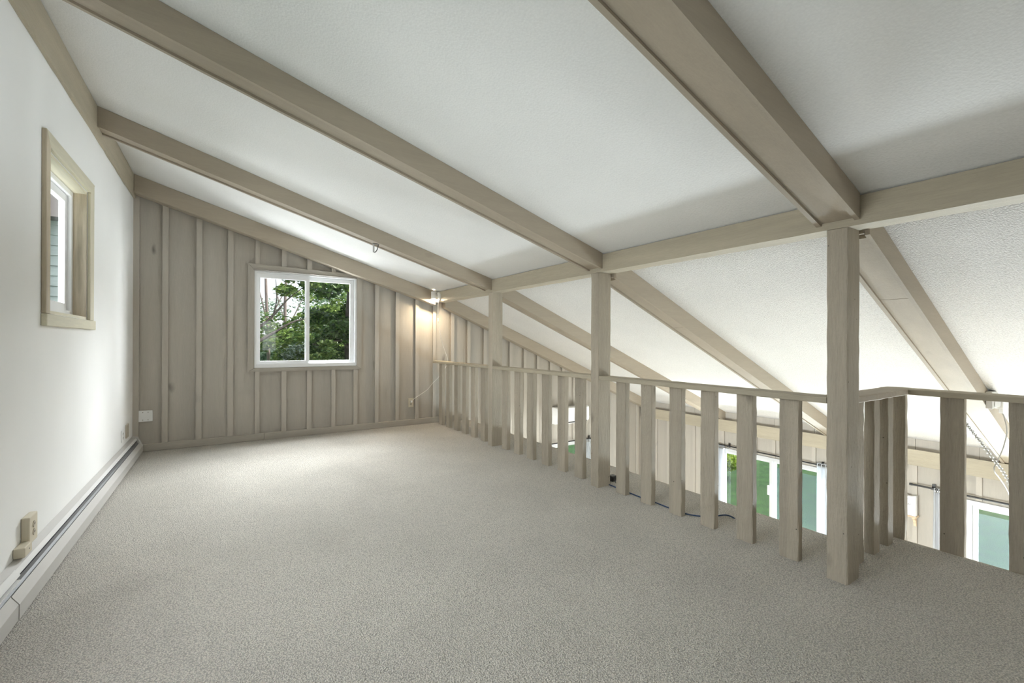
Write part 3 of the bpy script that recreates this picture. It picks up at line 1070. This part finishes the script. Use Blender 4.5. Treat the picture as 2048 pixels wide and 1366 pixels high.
bm = new_bm(); extrude_poly(bm, [(X0, .012), (X0 + .094, .012), (X0 + .094, .082), (X0 + .052, .178), (X0, .187)], 'y', y1h - .052, y1h); bevel(bm, .003)
obj('end_cap', bm, M_heater, t)


# ------------------------------------------------------------------ wall plates and outlets
def screw(bm, c, axis, r=.0035):
    a = Vector(c)
    d = Vector({'x': (1, 0, 0), '-y': (0, -1, 0)}[axis])
    cyl(bm, a, a + d * .0015, r, 8)


# blank plate at the left end of the plank wall
t = thing('blank_wall_plate', 'white blank wall plate with four screws low on the plank wall', 'wall plate', (-.728, YF - .006, .333))
bm = new_bm(); box(bm, -.790, -.666, YF - .028, YF - .0005, .334, .457); bevel(bm, .003, 2)
obj('plate', bm, M_plastic_white, t)
for x in (-.752, -.706):
    for z in (.353, .438):
        bm = new_bm(); screw(bm, (x, YF - .0282, z), '-y', .005); obj('screw', bm, M_screw, t)


def duplex_face(parent, axis, c, mat, dark):
    """two receptacle faces with slots; axis 'x' (faces +x) or '-y'"""
    for dz in (-.020, .020):
        bm = new_bm()
        if axis == 'x':
            cyl(bm, (c[0], c[1], c[2] + dz), (c[0] + .003, c[1], c[2] + dz), .016, 14)
        else:
            cyl(bm, (c[0], c[1], c[2] + dz), (c[0], c[1] - .003, c[2] + dz), .016, 14)
        r = obj('receptacle', bm, mat, parent)
        bm = new_bm()
        for s in (-.006, .006):
            if axis == 'x':
                box(bm, c[0] + .003, c[0] + .0036, c[1] + s - .0012, c[1] + s + .0012, c[2] + dz - .002, c[2] + dz + .007)
            else:
                box(bm, c[0] + s - .0012, c[0] + s + .0012, c[1] - .0036, c[1] - .003, c[2] + dz - .002, c[2] + dz + .007)
        obj('slots', bm, dark, r)


# outlet under the lamp (end wall) with the lamp plug
t = thing('wall_outlet', 'almond duplex outlet on the plank wall with the lamp plug in it', 'outlet', (2.340, YF, .26))
bm = new_bm(); box(bm, 2.300, 2.380, YF - .010, YF - .0005, .262, .392); bevel(bm, .003, 2)
obj('plate', bm, M_ivory, t)
duplex_face(t, '-y', (2.340, YF - .010, .326), M_ivory_dark, M_dark)
# outlet on the white wall nearest the camera
t = thing('wall_outlet', 'almond duplex outlet on the white wall above a small square box', 'outlet', (XW, 3.225, .21))
bm = new_bm(); box(bm, XW + .0005, XW + .032, 3.170, 3.285, .212, .350); bevel(bm, .005, 2)
obj('plate', bm, M_ivory, t)
duplex_face(t, 'x', (XW + .032, 3.228, .281), M_ivory_dark, M_dark)
t = thing('surface_box', 'small almond surface box tilted above the heater on the white wall', 'box', (XW, 3.125, .19))
bm = new_bm(); box(bm, XW + .001, XW + .042, 3.070, 3.168, .188, .236); bevel(bm, .004, 2)
obj('housing', bm, M_ivory, t)
bm = new_bm(); cyl(bm, (XW + .0422, 3.13, .212), (XW + .0432, 3.13, .212), .004, 8); obj('screw', bm, M_screw, t)
t = thing('wall_outlet', 'pale outlet on the white wall, second from the plank wall corner', 'outlet', (XW, 5.79, .235))
bm = new_bm(); box(bm, XW + .0005, XW + .008, 5.735, 5.848, .236, .350); bevel(bm, .002)
obj('plate', bm, M_plastic_white, t)
duplex_face(t, 'x', (XW + .008, 5.792, .293), M_plastic_grey, M_dark)
t = thing('wall_plate', 'plain grey wall plate on the white wall nearest the plank wall corner', 'wall plate', (XW, 6.03, .235))
bm = new_bm(); box(bm, XW + .0005, XW + .012, 5.968, 6.094, .236, .372); bevel(bm, .002)
obj('plate', bm, M_ivory_dark, t)
bm = new_bm(); cyl(bm, (XW + .0122, 6.03, .345), (XW + .0132, 6.03, .345), .004, 8); obj('screw', bm, M_screw, t)

# ------------------------------------------------------------------ clamp lamp at the end of the girder
lx, ly = 2.592, 6.168
t = thing('wall_lamp', 'lit white spot lamp at the end of the girder near the end wall', 'lamp', (lx, ly, 1.84))
bm = new_bm(); cyl(bm, (XP - .001, 6.135, 1.888), (XP - .022, 6.135, 1.888), .074, 28, r2=.070); bevel(bm, .003)
obj('base', bm, M_ceramic, t)
bm = new_bm(); tube(bm, [(XP - .022, 6.140, 1.895), (2.625, 6.152, 1.905), (2.60, 6.164, 1.915)], .009, 8)
obj('arm', bm, M_ceramic, t, True)
bm = new_bm()
prof = [(.012, 1.972), (.030, 1.970), (.036, 1.964), (.037, 1.858), (.035, 1.858), (.034, 1.960), (.012, 1.966)]
nn = 24
rings = [[bm.verts.new((lx + r * math.cos(2 * math.pi * k / nn), ly + r * math.sin(2 * math.pi * k / nn), z)) for k in range(nn)] for r, z in prof]
for a, b in zip(rings, rings[1:] + rings[:1]):
    for k in range(nn):
        bm.faces.new((a[k], a[(k + 1) % nn], b[(k + 1) % nn], b[k]))
obj('lamp_shade', bm, M_ceramic, t, True)
bm = new_bm(); sphere(bm, (lx, ly, 1.884), .029, 20, 14, 1.1)
obj('bulb', bm, M_bulb, t, True)
bm = new_bm(); tube(bm, [(lx + .01, ly - .02, 1.965), (2.63, 6.10, 1.93), (2.640, 6.10, 1.84), (2.655, 6.15, 1.76), (2.688, 6.22, 1.60), (2.69, 6.225, 1.575)], .0032, 6)
obj('cord', bm, M_white_cord, t, True)
bm = new_bm(); tube(bm, [(2.69, 6.225, 1.540), (2.755, 6.26, 1.27), (2.845, 6.31, 1.08), (2.905, 6.345, .945), (2.862, 6.35, .83), (2.76, 6.352, .70),
                         (2.670, 6.355, .615), (2.574, 6.36, .511), (2.466, 6.37, .442), (2.375, 6.375, .385), (2.342, 6.378, .352)], .0032, 6)
obj('cord', bm, M_white_cord, t, True)
bm = new_bm(); cyl(bm, (2.689, 6.224, 1.578), (2.691, 6.226, 1.536), .009, 10); bevel(bm, .002)
obj('switch', bm, M_plastic_white, t)
bm = new_bm(); box(bm, 2.329, 2.352, 6.372, YF - .014, .334, .358); bevel(bm, .004, 2)
obj('plug', bm, M_plastic_white, t)

# ------------------------------------------------------------------ hook under the third beam
zb = zc(1.30) - .146
t = thing('ceiling_hook', 'small steel snap hook under the ceiling beam before the window wall', 'hook', (1.31, 4.66, zb))
bm = new_bm(); box(bm, 1.282, 1.352, 4.648, 4.672, zc(1.317) - .150, zc(1.317) - .138)
obj('plate', bm, M_steel, t)
bm = new_bm(); box(bm, 1.288, 1.304, 4.654, 4.664, 2.150, 2.245); bevel(bm, .003, 2)
obj('tongue', bm, M_steel, t)
bm = new_bm(); tube(bm, [(1.345, 4.66, 2.238), (1.335, 4.66, 2.19), (1.318, 4.66, 2.160), (1.300, 4.66, 2.152)], .004, 8)
obj('hook_wire', bm, M_black_metal, t, True)

# ------------------------------------------------------------------ blue cable and adapter on the carpet ledge
bm = new_bm()
tube(bm, [(2.800, 2.90, .008), (2.790, 2.70, .006), (2.781, 2.54, .007), (2.779, 2.426, .006), (2.781, 2.276, .007), (2.779, 2.161, .006), (2.785, 2.026, .007),
          (2.825, 1.946, .008), (2.886, 1.895, .010), (2.936, 1.869, .013), (2.986, 1.852, .013), (3.004, 1.825, .010), (2.996, 1.789, .008)], .0048, 8)
tag(obj('network_cable', bm, M_blue_cord, smooth=True), 'dark blue cable lying along the foot of the railing balusters', 'cable')
t = thing('power_adapter', 'black power adapter on the carpet behind the middle post', 'adapter', (2.93, 2.88, 0))
bm = new_bm(); box(bm, 2.885, 2.950, 2.845, 2.905, .001, .048); bevel(bm, .006, 2)
obj('housing', bm, M_black_plastic, t)
bm = new_bm(); tube(bm, [(2.90, 2.85, .02), (2.87, 2.80, .03), (2.865, 2.78, .008), (2.90, 2.79, .005)], .004, 8)
obj('lead', bm, M_black_plastic, t, True)

# ------------------------------------------------------------------ air conditioner head on the end wall downstairs
t = thing('air_conditioner', 'white wall mounted air conditioner head glimpsed between the balusters', 'air conditioner', (5.31, 6.3, -.22))
prof = [(YF - .022, .062), (6.235, .066), (6.208, .050), (6.200, .020), (6.200, -.150), (6.206, -.185), (6.225, -.205), (6.262, -.228), (YF - .022, -.228)]
bm = new_bm(); extrude_poly(bm, prof, 'x', 4.955, 5.665)
obj('body', bm, M_plastic_white, t)
for xa, xb in ((4.938, 4.954), (5.666, 5.682)):
    bm = new_bm(); extrude_poly(bm, prof, 'x', xa, xb)
    obj('end_cap', bm, M_plastic_white, t)
bm = new_bm(); box(bm, 4.985, 5.635, 6.206, 6.222, -.215, -.200)
obj('air_slot', bm, M_dark, t)
bm = new_bm(); box(bm, 4.985, 5.635, 6.214, 6.250, -.228, -.216)
obj('flap', bm, M_plastic_white, t)
for x in [5.0 + .04 * k for k in range(16)]:
    bm = new_bm(); box(bm, x, x + .02, 6.25, 6.36, .062, .068); obj('grille_bar', bm, M_plastic_grey, t)


# ------------------------------------------------------------------ curtains and rods downstairs
def curtain(label, axis, d, a0, a1, ztop, zbot, folds, amp, flare=0.0, group=None):
    """pleated cloth; axis 'x': hangs in plane x=d along y; 'y': plane y=d along x"""
    t = thing('curtain', label, 'curtain', (d, (a0 + a1) / 2, zbot) if axis == 'x' else ((a0 + a1) / 2, d, zbot), group)
    bm = new_bm()
    nu, nv = 60, 18
    G = []
    for j in range(nv + 1):
        v = j / nv
        row = []
        for i in range(nu + 1):
            u = i / nu
            w = (a1 - a0) * (1 + flare * v)
            a = (a0 + a1) / 2 + (u - .5) * w
            off = amp * (1 + .3 * v) * math.sin(u * folds * 2 * math.pi + .6 * math.sin(v * 2.0)) + .003 * math.sin(u * 40 + v * 6)
            z = ztop + (zbot - ztop) * v
            row.append(bm.verts.new((d + off, a, z) if axis == 'x' else (a, d + off, z)))
        G.append(row)
    for j in range(nv):
        for i in range(nu):
            bm.faces.new((G[j][i], G[j][i + 1], G[j + 1][i + 1], G[j + 1][i]))
    c = obj('cloth', bm, M_curtain, t, True)
    for k in range(int(folds) * 2):
        u = (k + .5) / (int(folds) * 2)
        a = a0 + u * (a1 - a0)
        bm = new_bm()
        if axis == 'x':
            torus_link(bm, (d, a, ztop - .035), (0, .25, 1), (1, .6, 0), .021, .021, .005)
        else:
            torus_link(bm, (a, d, ztop - .035), (.25, 0, 1), (.6, 1, 0), .021, .021, .005)
        obj('grommet', bm, M_steel, t)
    return t


def rod(label, axis, d, a0, a1, z, r=.011, wall=None, ends=True):
    t = thing('curtain_rod', label, 'curtain rod', (d, (a0 + a1) / 2, z) if axis == 'x' else ((a0 + a1) / 2, d, z))
    P = (lambda a, q=d, zz=z: (q, a, zz)) if axis == 'x' else (lambda a, q=d, zz=z: (a, q, zz))
    bm = new_bm(); cyl(bm, P(a0), P(a1), r, 12); obj('bar', bm, M_black_metal, t, False)
    for a in (a0 + .045, a1 - .19):
        bm = new_bm()
        if axis == 'x':
            box(bm, d - .012, wall, a - .012, a + .012, z - .014, z + .006)
            box(bm, wall - .006, wall, a - .016, a + .016, z - .03, z + .045)
        else:
            box(bm, a - .012, a + .012, d - .012, wall, z - .014, z + .006)
            box(bm, a - .016, a + .016, wall - .006, wall, z - .03, z + .045)
        obj('bracket', bm, M_black_metal, t)
    for a, s in ((a0, -1), (a1, 1)):
        bm = new_bm(); cyl(bm, P(a), P(a + s * .03), r * 1.35, 12); obj('finial', bm, M_black_metal, t)
    return t


rod('black curtain rod above the patio window behind the last baluster slots', 'x', 7.345, 3.02, 4.70, -.555, wall=XE - .022)
curtain('white curtain at the far side of the patio window', 'x', 7.345, 4.575, 4.68, -.565, -2.45, 4, .016)
curtain('white grommet curtain beside the nearest post, at the near side of the patio window', 'x', 7.345, 2.965, 3.125, -.525, -2.45, 3, .020, .12)
rod('black curtain rod at the right edge above the screened patio window', 'x', 7.345, 0.10, 2.035, -.556, wall=XE - .022)
curtain('white curtain hanging right of the white wall box', 'x', 7.345, 1.715, 1.835, -.540, -2.45, 3, .018, .35)
rod('black curtain rod under the air conditioner', 'y', 6.345, 4.60, 6.05, -.585, wall=YF - .022)
curtain('white curtain under the right end of the air conditioner', 'y', 6.345, 5.66, 5.83, -.595, -2.45, 3, .018)

# ------------------------------------------------------------------ white box on a bracket shelf
t = thing('wall_shelf', 'small raw wood bracket shelf on the wall of the lower room', 'shelf', (7.36, 2.07, -.98))
bm = new_bm(); box(bm, 7.300, XE - .022, 1.985, 2.17, -.965, -.945); bevel(bm, .003); obj('board', bm, M_shelf_wood, t)
for y in (2.020,):
    bm = new_bm(); extrude_poly(bm, [(XE - .022, -.966), (7.315, -.966), (7.318, -.985), (7.350, -1.005), (7.372, -1.04), (7.380, -1.085), (XE - .022, -1.09)], 'y', y - .014, y + .014)
    obj('corbel', bm, M_shelf_wood, t)
t = thing('white_box', 'white rounded box with dark lettering standing on the bracket shelf', 'box', (7.34, 2.05, -.945))
bm = new_bm()
R = []
for z, yy in ((-.944, 0), (-.72, 0), (-.700, .0)):
    R.append(z)
n = 14
fr_, bk_ = [], []
for i in range(n + 1):
    u = i / n
    y = 1.995 + .145 * u
    zt = -.700 + .010 * (1 - math.sin(math.pi * u) * 1.6)
    fr_.append((y, zt))
pts = [(1.995, -.944), (2.140, -.944)] + [(y, z) for y, z in reversed(fr_)]
extrude_poly(bm, pts, 'x', 7.310, 7.372)
obj('housing', bm, M_plastic_white, t)


def text_mesh(s, size):
    cu = bpy.data.curves.new('t', 'FONT')
    cu.body = s
    cu.size = size
    cu.extrude = .0006
    cu.align_x = 'CENTER'
    o = bpy.data.objects.new('t', cu)
    C.objects.link(o)
    dg = bpy.context.evaluated_depsgraph_get()
    me = bpy.data.meshes.new_from_object(o.evaluated_get(dg))
    bpy.data.objects.remove(o)
    return me


def add_text(bm, s, size, mat4):
    me = text_mesh(s, size)
    me.transform(mat4)
    bm.from_mesh(me)
    bpy.data.meshes.remove(me)


# faces -x: text x axis -> -y, text y axis -> +z, normal -> -x
face = Matrix(((0, 0, -1, 7.3095), (-1, 0, 0, 2.075), (0, 1, 0, -.810), (0, 0, 0, 1)))
bm = new_bm(); add_text(bm, '-nngy-', .034, face); obj('lettering', bm, M_ink, t)
face2 = Matrix(((0, 0, -1, 7.3095), (-1, 0, 0, 2.085), (0, 1, 0, -.893), (0, 0, 0, 1)))
bm = new_bm(); add_text(bm, 'nnnnn', .018, face2); obj('lettering', bm, M_plastic_grey, t)

# ------------------------------------------------------------------ outlet box, plug, cord and swag chain on the nearest lower beam
t = thing('outlet_box', 'grey outlet box with a white plug on the side of the nearest lower beam', 'outlet', (5.49, .99, .68))
bm = new_bm(); box(bm, 5.350, 5.630, .972, 1.012, .688, .830); bevel(bm, .006, 2)
obj('housing', bm, M_plastic_grey, t)
for z in (.725, .785):
    bm = new_bm(); cyl(bm, (5.43, .9718, z), (5.43, .967, z), .027, 16); obj('receptacle', bm, M_plastic_grey, t)
t = thing('plug_in_block', 'white plug-in block beside the grey outlet box on the lower beam', 'plug', (5.75, .98, .65))
bm = new_bm(); box(bm, 5.634, 5.86, .958, 1.012, .668, .82); bevel(bm, .006, 2)
obj('housing', bm, M_plastic_white, t)
bm = new_bm(); box(bm, 5.65, 5.72, .962, .99, .628, .667); bevel(bm, .004)
obj('plug', bm, M_plastic_white, t)
bm = new_bm(); tube(bm, [(5.685, .975, .628), (5.62, .95, .60), (5.50, .915, .50), (5.33, .905, .395), (5.20, .905, .330), (5.08, .905, .285), (5.035, .905, .26), (5.07, .905, .222), (5.23, .905, .145), (5.45, .905, .02), (5.6, .905, -.10)], .0045, 6)
obj('cord', bm, M_chain, t, True)
t = thing('swag_chain', 'pale oval link chain swagging below the nearest lower beam', 'chain', (4.8, .905, .3))
P0 = [(4.00, .905, .82), (4.15, .905, .748), (4.296, .905, .678), (4.433, .905, .613), (4.657, .905, .510), (4.879, .905, .400), (5.04, .905, .322), (5.232, .905, .236), (5.435, .905, .122), (5.60, .905, .0), (5.75, .905, -.14)]
pts = []
for a, b in zip(P0, P0[1:]):
    a, b = Vector(a), Vector(b)
    for k in range(12):
        pts.append(a.lerp(b, k / 12))
acc, last, i = 0, pts[0], 0
for p in pts[1:]:
    acc += (p - last).length
    if acc >= .034:
        d = (p - last)
        side = Vector((0, 1, 0)) if i % 2 else d.cross(Vector((0, 1, 0)))
        bm = new_bm(); torus_link(bm, p, d, side, .0235, .0115, .0030, 6, 12)
        obj('link', bm, M_chain, t, True)
        acc = 0
        i += 1
    last = p

# ------------------------------------------------------------------ outdoors
def grass_mat():
    m, n, b, o = mat_base('lawn_grass')
    L = n.links.new
    vec, _ = coords(n, (1, 1, 1), rand=False)
    a = N(n, 'ShaderNodeTexNoise', i_Scale=3.0, i_Detail=8.0, i_Roughness=0.75)
    f = N(n, 'ShaderNodeTexNoise', i_Scale=45.0, i_Detail=4.0, i_Roughness=0.7)
    L(vec, a.inputs['Vector']); L(vec, f.inputs['Vector'])
    mm = N(n, 'ShaderNodeMath', operation='MULTIPLY')
    L(a.outputs['Fac'], mm.inputs[0]); L(f.outputs['Fac'], mm.inputs[1])
    cr = N(n, 'ShaderNodeValToRGB')
    cr.color_ramp.elements[0].position = 0.13
    cr.color_ramp.elements[0].color = (0.012, 0.05, 0.014, 1)
    cr.color_ramp.elements[1].position = 0.42
    cr.color_ramp.elements[1].color = (0.060, 0.17, 0.035, 1)
    L(mm.outputs[0], cr.inputs[0])
    L(cr.outputs[0], b.inputs['Base Color'])
    b.inputs['Roughness'].default_value = 0.9
    bp = N(n, 'ShaderNodeBump', i_Strength=0.8, i_Distance=0.05)
    L(f.outputs['Fac'], bp.inputs['Height']); L(bp.outputs[0], b.inputs['Normal'])
    return m


bm = new_bm()
gx = [-40 + 4 * i for i in range(30)]
gy = [-30 + 4 * i for i in range(24)]
ZG = -2.78
G = [[bm.verts.new((x, y, ZG + (0 if (x < 9 and y < 8) else .0) + .12 * math.sin(x * .31) * math.sin(y * .27) + max(0, (x - 11)) * .02)) for y in gy] for x in gx]
for i in range(len(gx) - 1):
    for j in range(len(gy) - 1):
        bm.faces.new((G[i][j], G[i + 1][j], G[i + 1][j + 1], G[i][j + 1]))
struct('ground', bm, grass_mat(), label='green lawn outside')


def leaf_mat(name, c1, c2, trans=0.35):
    m = bpy.data.materials.new(name)
    m.use_nodes = True
    n = m.node_tree
    n.nodes.clear()
    L = n.links.new
    o = n.nodes.new('ShaderNodeOutputMaterial')
    at = N(n, 'ShaderNodeAttribute')
    at.attribute_name = 'tint'
    cr = N(n, 'ShaderNodeMixRGB')
    cr.inputs[1].default_value = (*c1, 1)
    cr.inputs[2].default_value = (*c2, 1)
    L(at.outputs['Fac'], cr.inputs[0])
    d = N(n, 'ShaderNodeBsdfDiffuse')
    tr = N(n, 'ShaderNodeBsdfTranslucent')
    g = N(n, 'ShaderNodeBsdfGlossy')
    g.inputs['Roughness'].default_value = 0.35
    L(cr.outputs[0], d.inputs[0]); L(cr.outputs[0], tr.inputs[0])
    m1 = N(n, 'ShaderNodeMixShader'); m1.inputs[0].default_value = trans
    L(d.outputs[0], m1.inputs[1]); L(tr.outputs[0], m1.inputs[2])
    m2 = N(n, 'ShaderNodeMixShader'); m2.inputs[0].default_value = 0.06
    L(m1.outputs[0], m2.inputs[1]); L(g.outputs[0], m2.inputs[2])
    L(m2.outputs[0], o.inputs[0])
    return m


M_siding = painted_wood('grey_green_siding', (0.40, 0.45, 0.42), 'x', rough_sawn=0.2, var=0.12, knots=0.3)
M_roof = plain('shingle_roof', (0.12, 0.11, 0.105), 0.9)
M_leaf_dark = leaf_mat('leaf_dark_green', (0.020, 0.07, 0.024), (0.17, 0.30, 0.07))
M_leaf_mid = leaf_mat('leaf_mid_green', (0.06, 0.15, 0.035), (0.36, 0.48, 0.12))
M_leaf_pale = leaf_mat('leaf_silver_green', (0.16, 0.24, 0.19), (0.58, 0.66, 0.58), .2)
M_leaf_far = leaf_mat('leaf_far_green', (0.10, 0.20, 0.12), (0.32, 0.45, 0.26))
M_leaf_lime = leaf_mat('leaf_lime', (0.22, 0.36, 0.03), (0.55, 0.68, 0.10))
M_bark = painted_wood('bark', (0.085, 0.07, 0.06), 'z', rough_sawn=1.0, var=0.3, knots=0.2)
M_bark_lt = painted_wood('bark_pale', (0.30, 0.24, 0.22), 'z', rough_sawn=0.8, var=0.25, knots=0.2)


def leaves(name, blobs, count, size, mat, parent, rng, aspect=.55):
    """blobs: (centre, radii, weight)"""
    V, F, T = [], [], []
    wsum = sum(b[2] for b in blobs)
    for c, r, w in blobs:
        for _ in range(int(count * w / wsum)):
            while True:
                p = Vector((rng.uniform(-1, 1), rng.uniform(-1, 1), rng.uniform(-1, 1)))
                if .12 < p.length < 1: break
            p = Vector((c[0] + p.x * r[0], c[1] + p.y * r[1], c[2] + p.z * r[2]))
            d = Vector((rng.gauss(0, 1), rng.gauss(0, 1), rng.gauss(0, .5) - .2)).normalized()
            u = d.cross(Vector((rng.gauss(0, .6), rng.gauss(0, .6), 1))).normalized()
            nrm = d.cross(u)
            s = size * rng.uniform(.6, 1.3)
            k = len(V)
            V += [p - d * s, p + u * s * aspect + nrm * s * .12, p + d * s, p - u * s * aspect + nrm * s * .12]
            F += [(k, k + 1, k + 2), (k, k + 2, k + 3)]
            tt = rng.random() ** 1.4
            T += [tt] * 4
    o0 = Vector(blobs[0][0])
    me = bpy.data.meshes.new(name)
    me.from_pydata([v - o0 for v in V], [], F)
    at = me.attributes.new('tint', 'FLOAT', 'POINT')
    at.data.foreach_set('value', T)
    me.materials.append(mat)
    o = bpy.data.objects.new(name, me)
    C.objects.link(o)
    o.parent = parent
    o.location = o0 - PARENT_LOC[parent]
    o['kind'] = 'stuff'
    return o


def tree(label, x, y, z0, trunk_r, trunk_top, blobs, count, size, lm, bm_mat=None, limbs=(), group=None, seed=1, lean=0, name='tree', cat='tree'):
    rng = random.Random(seed)
    t = thing(name, label, cat, (x, y, z0), group)
    bm = new_bm()
    tube(bm, [(x, y, z0), (x + .05 + lean * .3, y, z0 + (trunk_top - z0) * .4), (x - .04 + lean * .7, y + .05, z0 + (trunk_top - z0) * .75), (x + lean, y, trunk_top)],
         lambda s: trunk_r * (1 - .6 * s), 9, 5)
    obj('trunk', bm, bm_mat or M_bark, t, True)
    for L_ in limbs:
        pts, r = L_
        bm = new_bm(); tube(bm, pts, lambda s, r=r: r * (1 - .75 * s), 7, 5)
        obj('branch', bm, bm_mat or M_bark, t, True)
    if blobs:
        leaves('foliage', blobs, count, size, lm, t, rng)
    return t


def blob_cloud(cx, cy, cz, R, n, rng, rz=1.0):
    B = []
    for _ in range(n):
        p = Vector((rng.gauss(0, .5), rng.gauss(0, .5), rng.gauss(0, .5) * rz)) * R
        r = R * rng.uniform(.28, .5)
        B.append(((cx + p.x, cy + p.y, cz + p.z), (r, r, r * .6), r ** 2))
    return B


rg = random.Random(11)
# maple seen in the right pane
tree('dark leafed maple with a dark trunk filling the right pane of the loft window', 2.50, 10.9, ZG, .14, 2.6,
     blob_cloud(2.55, 10.9, 1.75, 1.15, 26, rg, 1.5), 15000, .062, M_leaf_dark, seed=3,
     limbs=[([(2.48, 10.9, 1.0), (2.2, 10.5, 1.25), (1.75, 10.2, 1.15), (1.55, 10.1, 1.18)], .03)])
# tree whose limbs cross the left pane
tree('leafy tree with two dark limbs crossing the left pane of the loft window', .05, 8.9, ZG, .12, 2.2,
     blob_cloud(1.15, 9.9, 1.15, .55, 12, rg, .8) + blob_cloud(1.35, 9.2, 2.35, .40, 10, rg, .5), 3800, .050, M_leaf_mid, seed=4,
     limbs=[([(.05, 8.9, .9), (.50, 9.0, 1.22), (.80, 9.0, 1.42), (1.05, 9.05, 1.58), (1.30, 9.1, 1.66)], .038),
            ([(.05, 8.9, 1.1), (.48, 9.0, 1.44), (.74, 9.0, 1.70), (.96, 9.0, 1.98), (1.2, 9.1, 2.2)], .030),
            ([(.74, 9.0, 1.70), (.80, 9.1, 2.0), (.78, 9.1, 2.4)], .014),
            ([(.50, 9.0, 1.22), (.70, 9.1, 1.30), (.95, 9.2, 1.32)], .014)])
# silvery shrub low in the left pane
rng = random.Random(21)
t = thing('shrub', 'tall silver green shrub low in the left pane of the loft window', 'shrub', (1.21, 9.75, ZG))
bm = new_bm(); tube(bm, [(1.21, 9.75, ZG), (1.24, 9.75, -1), (1.18, 9.75, .5)], .06, 7); obj('stem', bm, M_bark, t, True)
leaves('foliage', blob_cloud(1.21, 9.75, .72, .46, 16, rng, .9) + blob_cloud(1.21, 9.75, -.7, .8, 12, rng, 1.2), 5200, .040, M_leaf_pale, t, rng, .35)
# bare twiggy trees against the pale sky
tree('thin pale trunked tree with bare twigs against the sky', 1.25, 17.5, ZG, .07, 5.5, [], 0, 0, None, M_bark_lt, seed=5, limbs=[
    ([(1.28, 17.5, 1.6), (1.6, 17.5, 2.6), (2.1, 17.5, 3.4)], .03), ([(1.28, 17.5, 1.8), (1.05, 17.5, 2.8), (.9, 17.5, 3.6)], .03), ([(1.6, 17.5, 2.6), (1.5, 17.4, 3.3)], .018)])
tree('thin pale trunked tree leaning a little, beside the bare twigs', 1.75, 18.5, ZG, .08, 5.0, [], 0, 0, None, M_bark_lt, seed=6, lean=.3, limbs=[
    ([(1.85, 18.5, 1.4), (2.3, 18.5, 2.4), (2.7, 18.4, 3.4)], .03), ([(1.9, 18.5, 2.0), (1.6, 18.5, 3.0)], .02)])
# belt of garden trees behind
for k, (x, y, zt, R, lm, lab) in enumerate((
        (2.7, 16.0, 1.2, 1.5, M_leaf_mid, 'mid green garden tree directly behind the dark maple'),
        (5.6, 13.0, 1.9, 1.9, M_leaf_dark, 'dark green garden tree growing right of the maple trunk'),
        (1.2, 23.0, .2, 1.8, M_leaf_far, 'pale far tree low behind the bare twiggy trunks'),
        (5.0, 23.5, 2.2, 2.4, M_leaf_far, 'tall pale far tree behind the right pane of the loft window'),
        (-1.9, 16.0, 1.3, 2.1, M_leaf_mid, 'mid green garden tree hidden left of the loft window'),
        (8.8, 18.0, 2.2, 2.5, M_leaf_mid, 'broad mid green tree at the far right end of the garden'))):
    rng = random.Random(40 + k)
    tree(lab, x, y, ZG, .16, zt, blob_cloud(x, y, zt, R, 20, rng, .9), 6500, .085, lm, seed=40 + k)
# outbuilding glimpsed through the small left window
t = thing('outbuilding', 'pale sided outbuilding glimpsed through the small window in the white wall', 'building', (-3.0, 10.2, ZG))
bm = new_bm(); box(bm, -5.0, -1.0, 9.25, 11.5, ZG, 3.1); obj('wall', bm, M_siding, t)
z = ZG + .02
while z < 3.0:
    bm = new_bm(); extrude_poly(bm, [(9.249, z), (9.215, z), (9.238, z + .148), (9.249, z + .148)], 'x', -5.0, -1.0 - random.uniform(0, .01))
    obj('siding_board', bm, M_siding, t)
    z += .15
bm = new_bm(); extrude_poly(bm, [(8.9, 3.0), (11.8, 3.0), (10.35, 4.3)], 'x', -5.2, -.85); obj('roof', bm, M_roof, t)
# shrubs on the lawn below the patio windows
for k, (x, y, r, lab, lm) in enumerate(((12.6, 8.0, .60, 'lime green shrub on the lawn beyond the patio window', M_leaf_lime),
                                        (18.5, 9.6, 1.0, 'yellow green shrub at the back of the lawn', M_leaf_lime),
                                        (21.0, 6.0, 1.4, 'dark green bush at the back of the lawn, right of the yellow one', M_leaf_dark))):
    rng = random.Random(70 + k)
    t = thing('shrub', lab, 'shrub', (x, y, ZG))
    bm = new_bm(); tube(bm, [(x, y, ZG), (x + .03, y, ZG + r * .5), (x, y, ZG + r)], .03, 6); obj('stem', bm, M_bark, t, True)
    leaves('foliage', blob_cloud(x, y, ZG + r * .75, r, 10, rng, .5), 2600, .06, lm, t, rng)
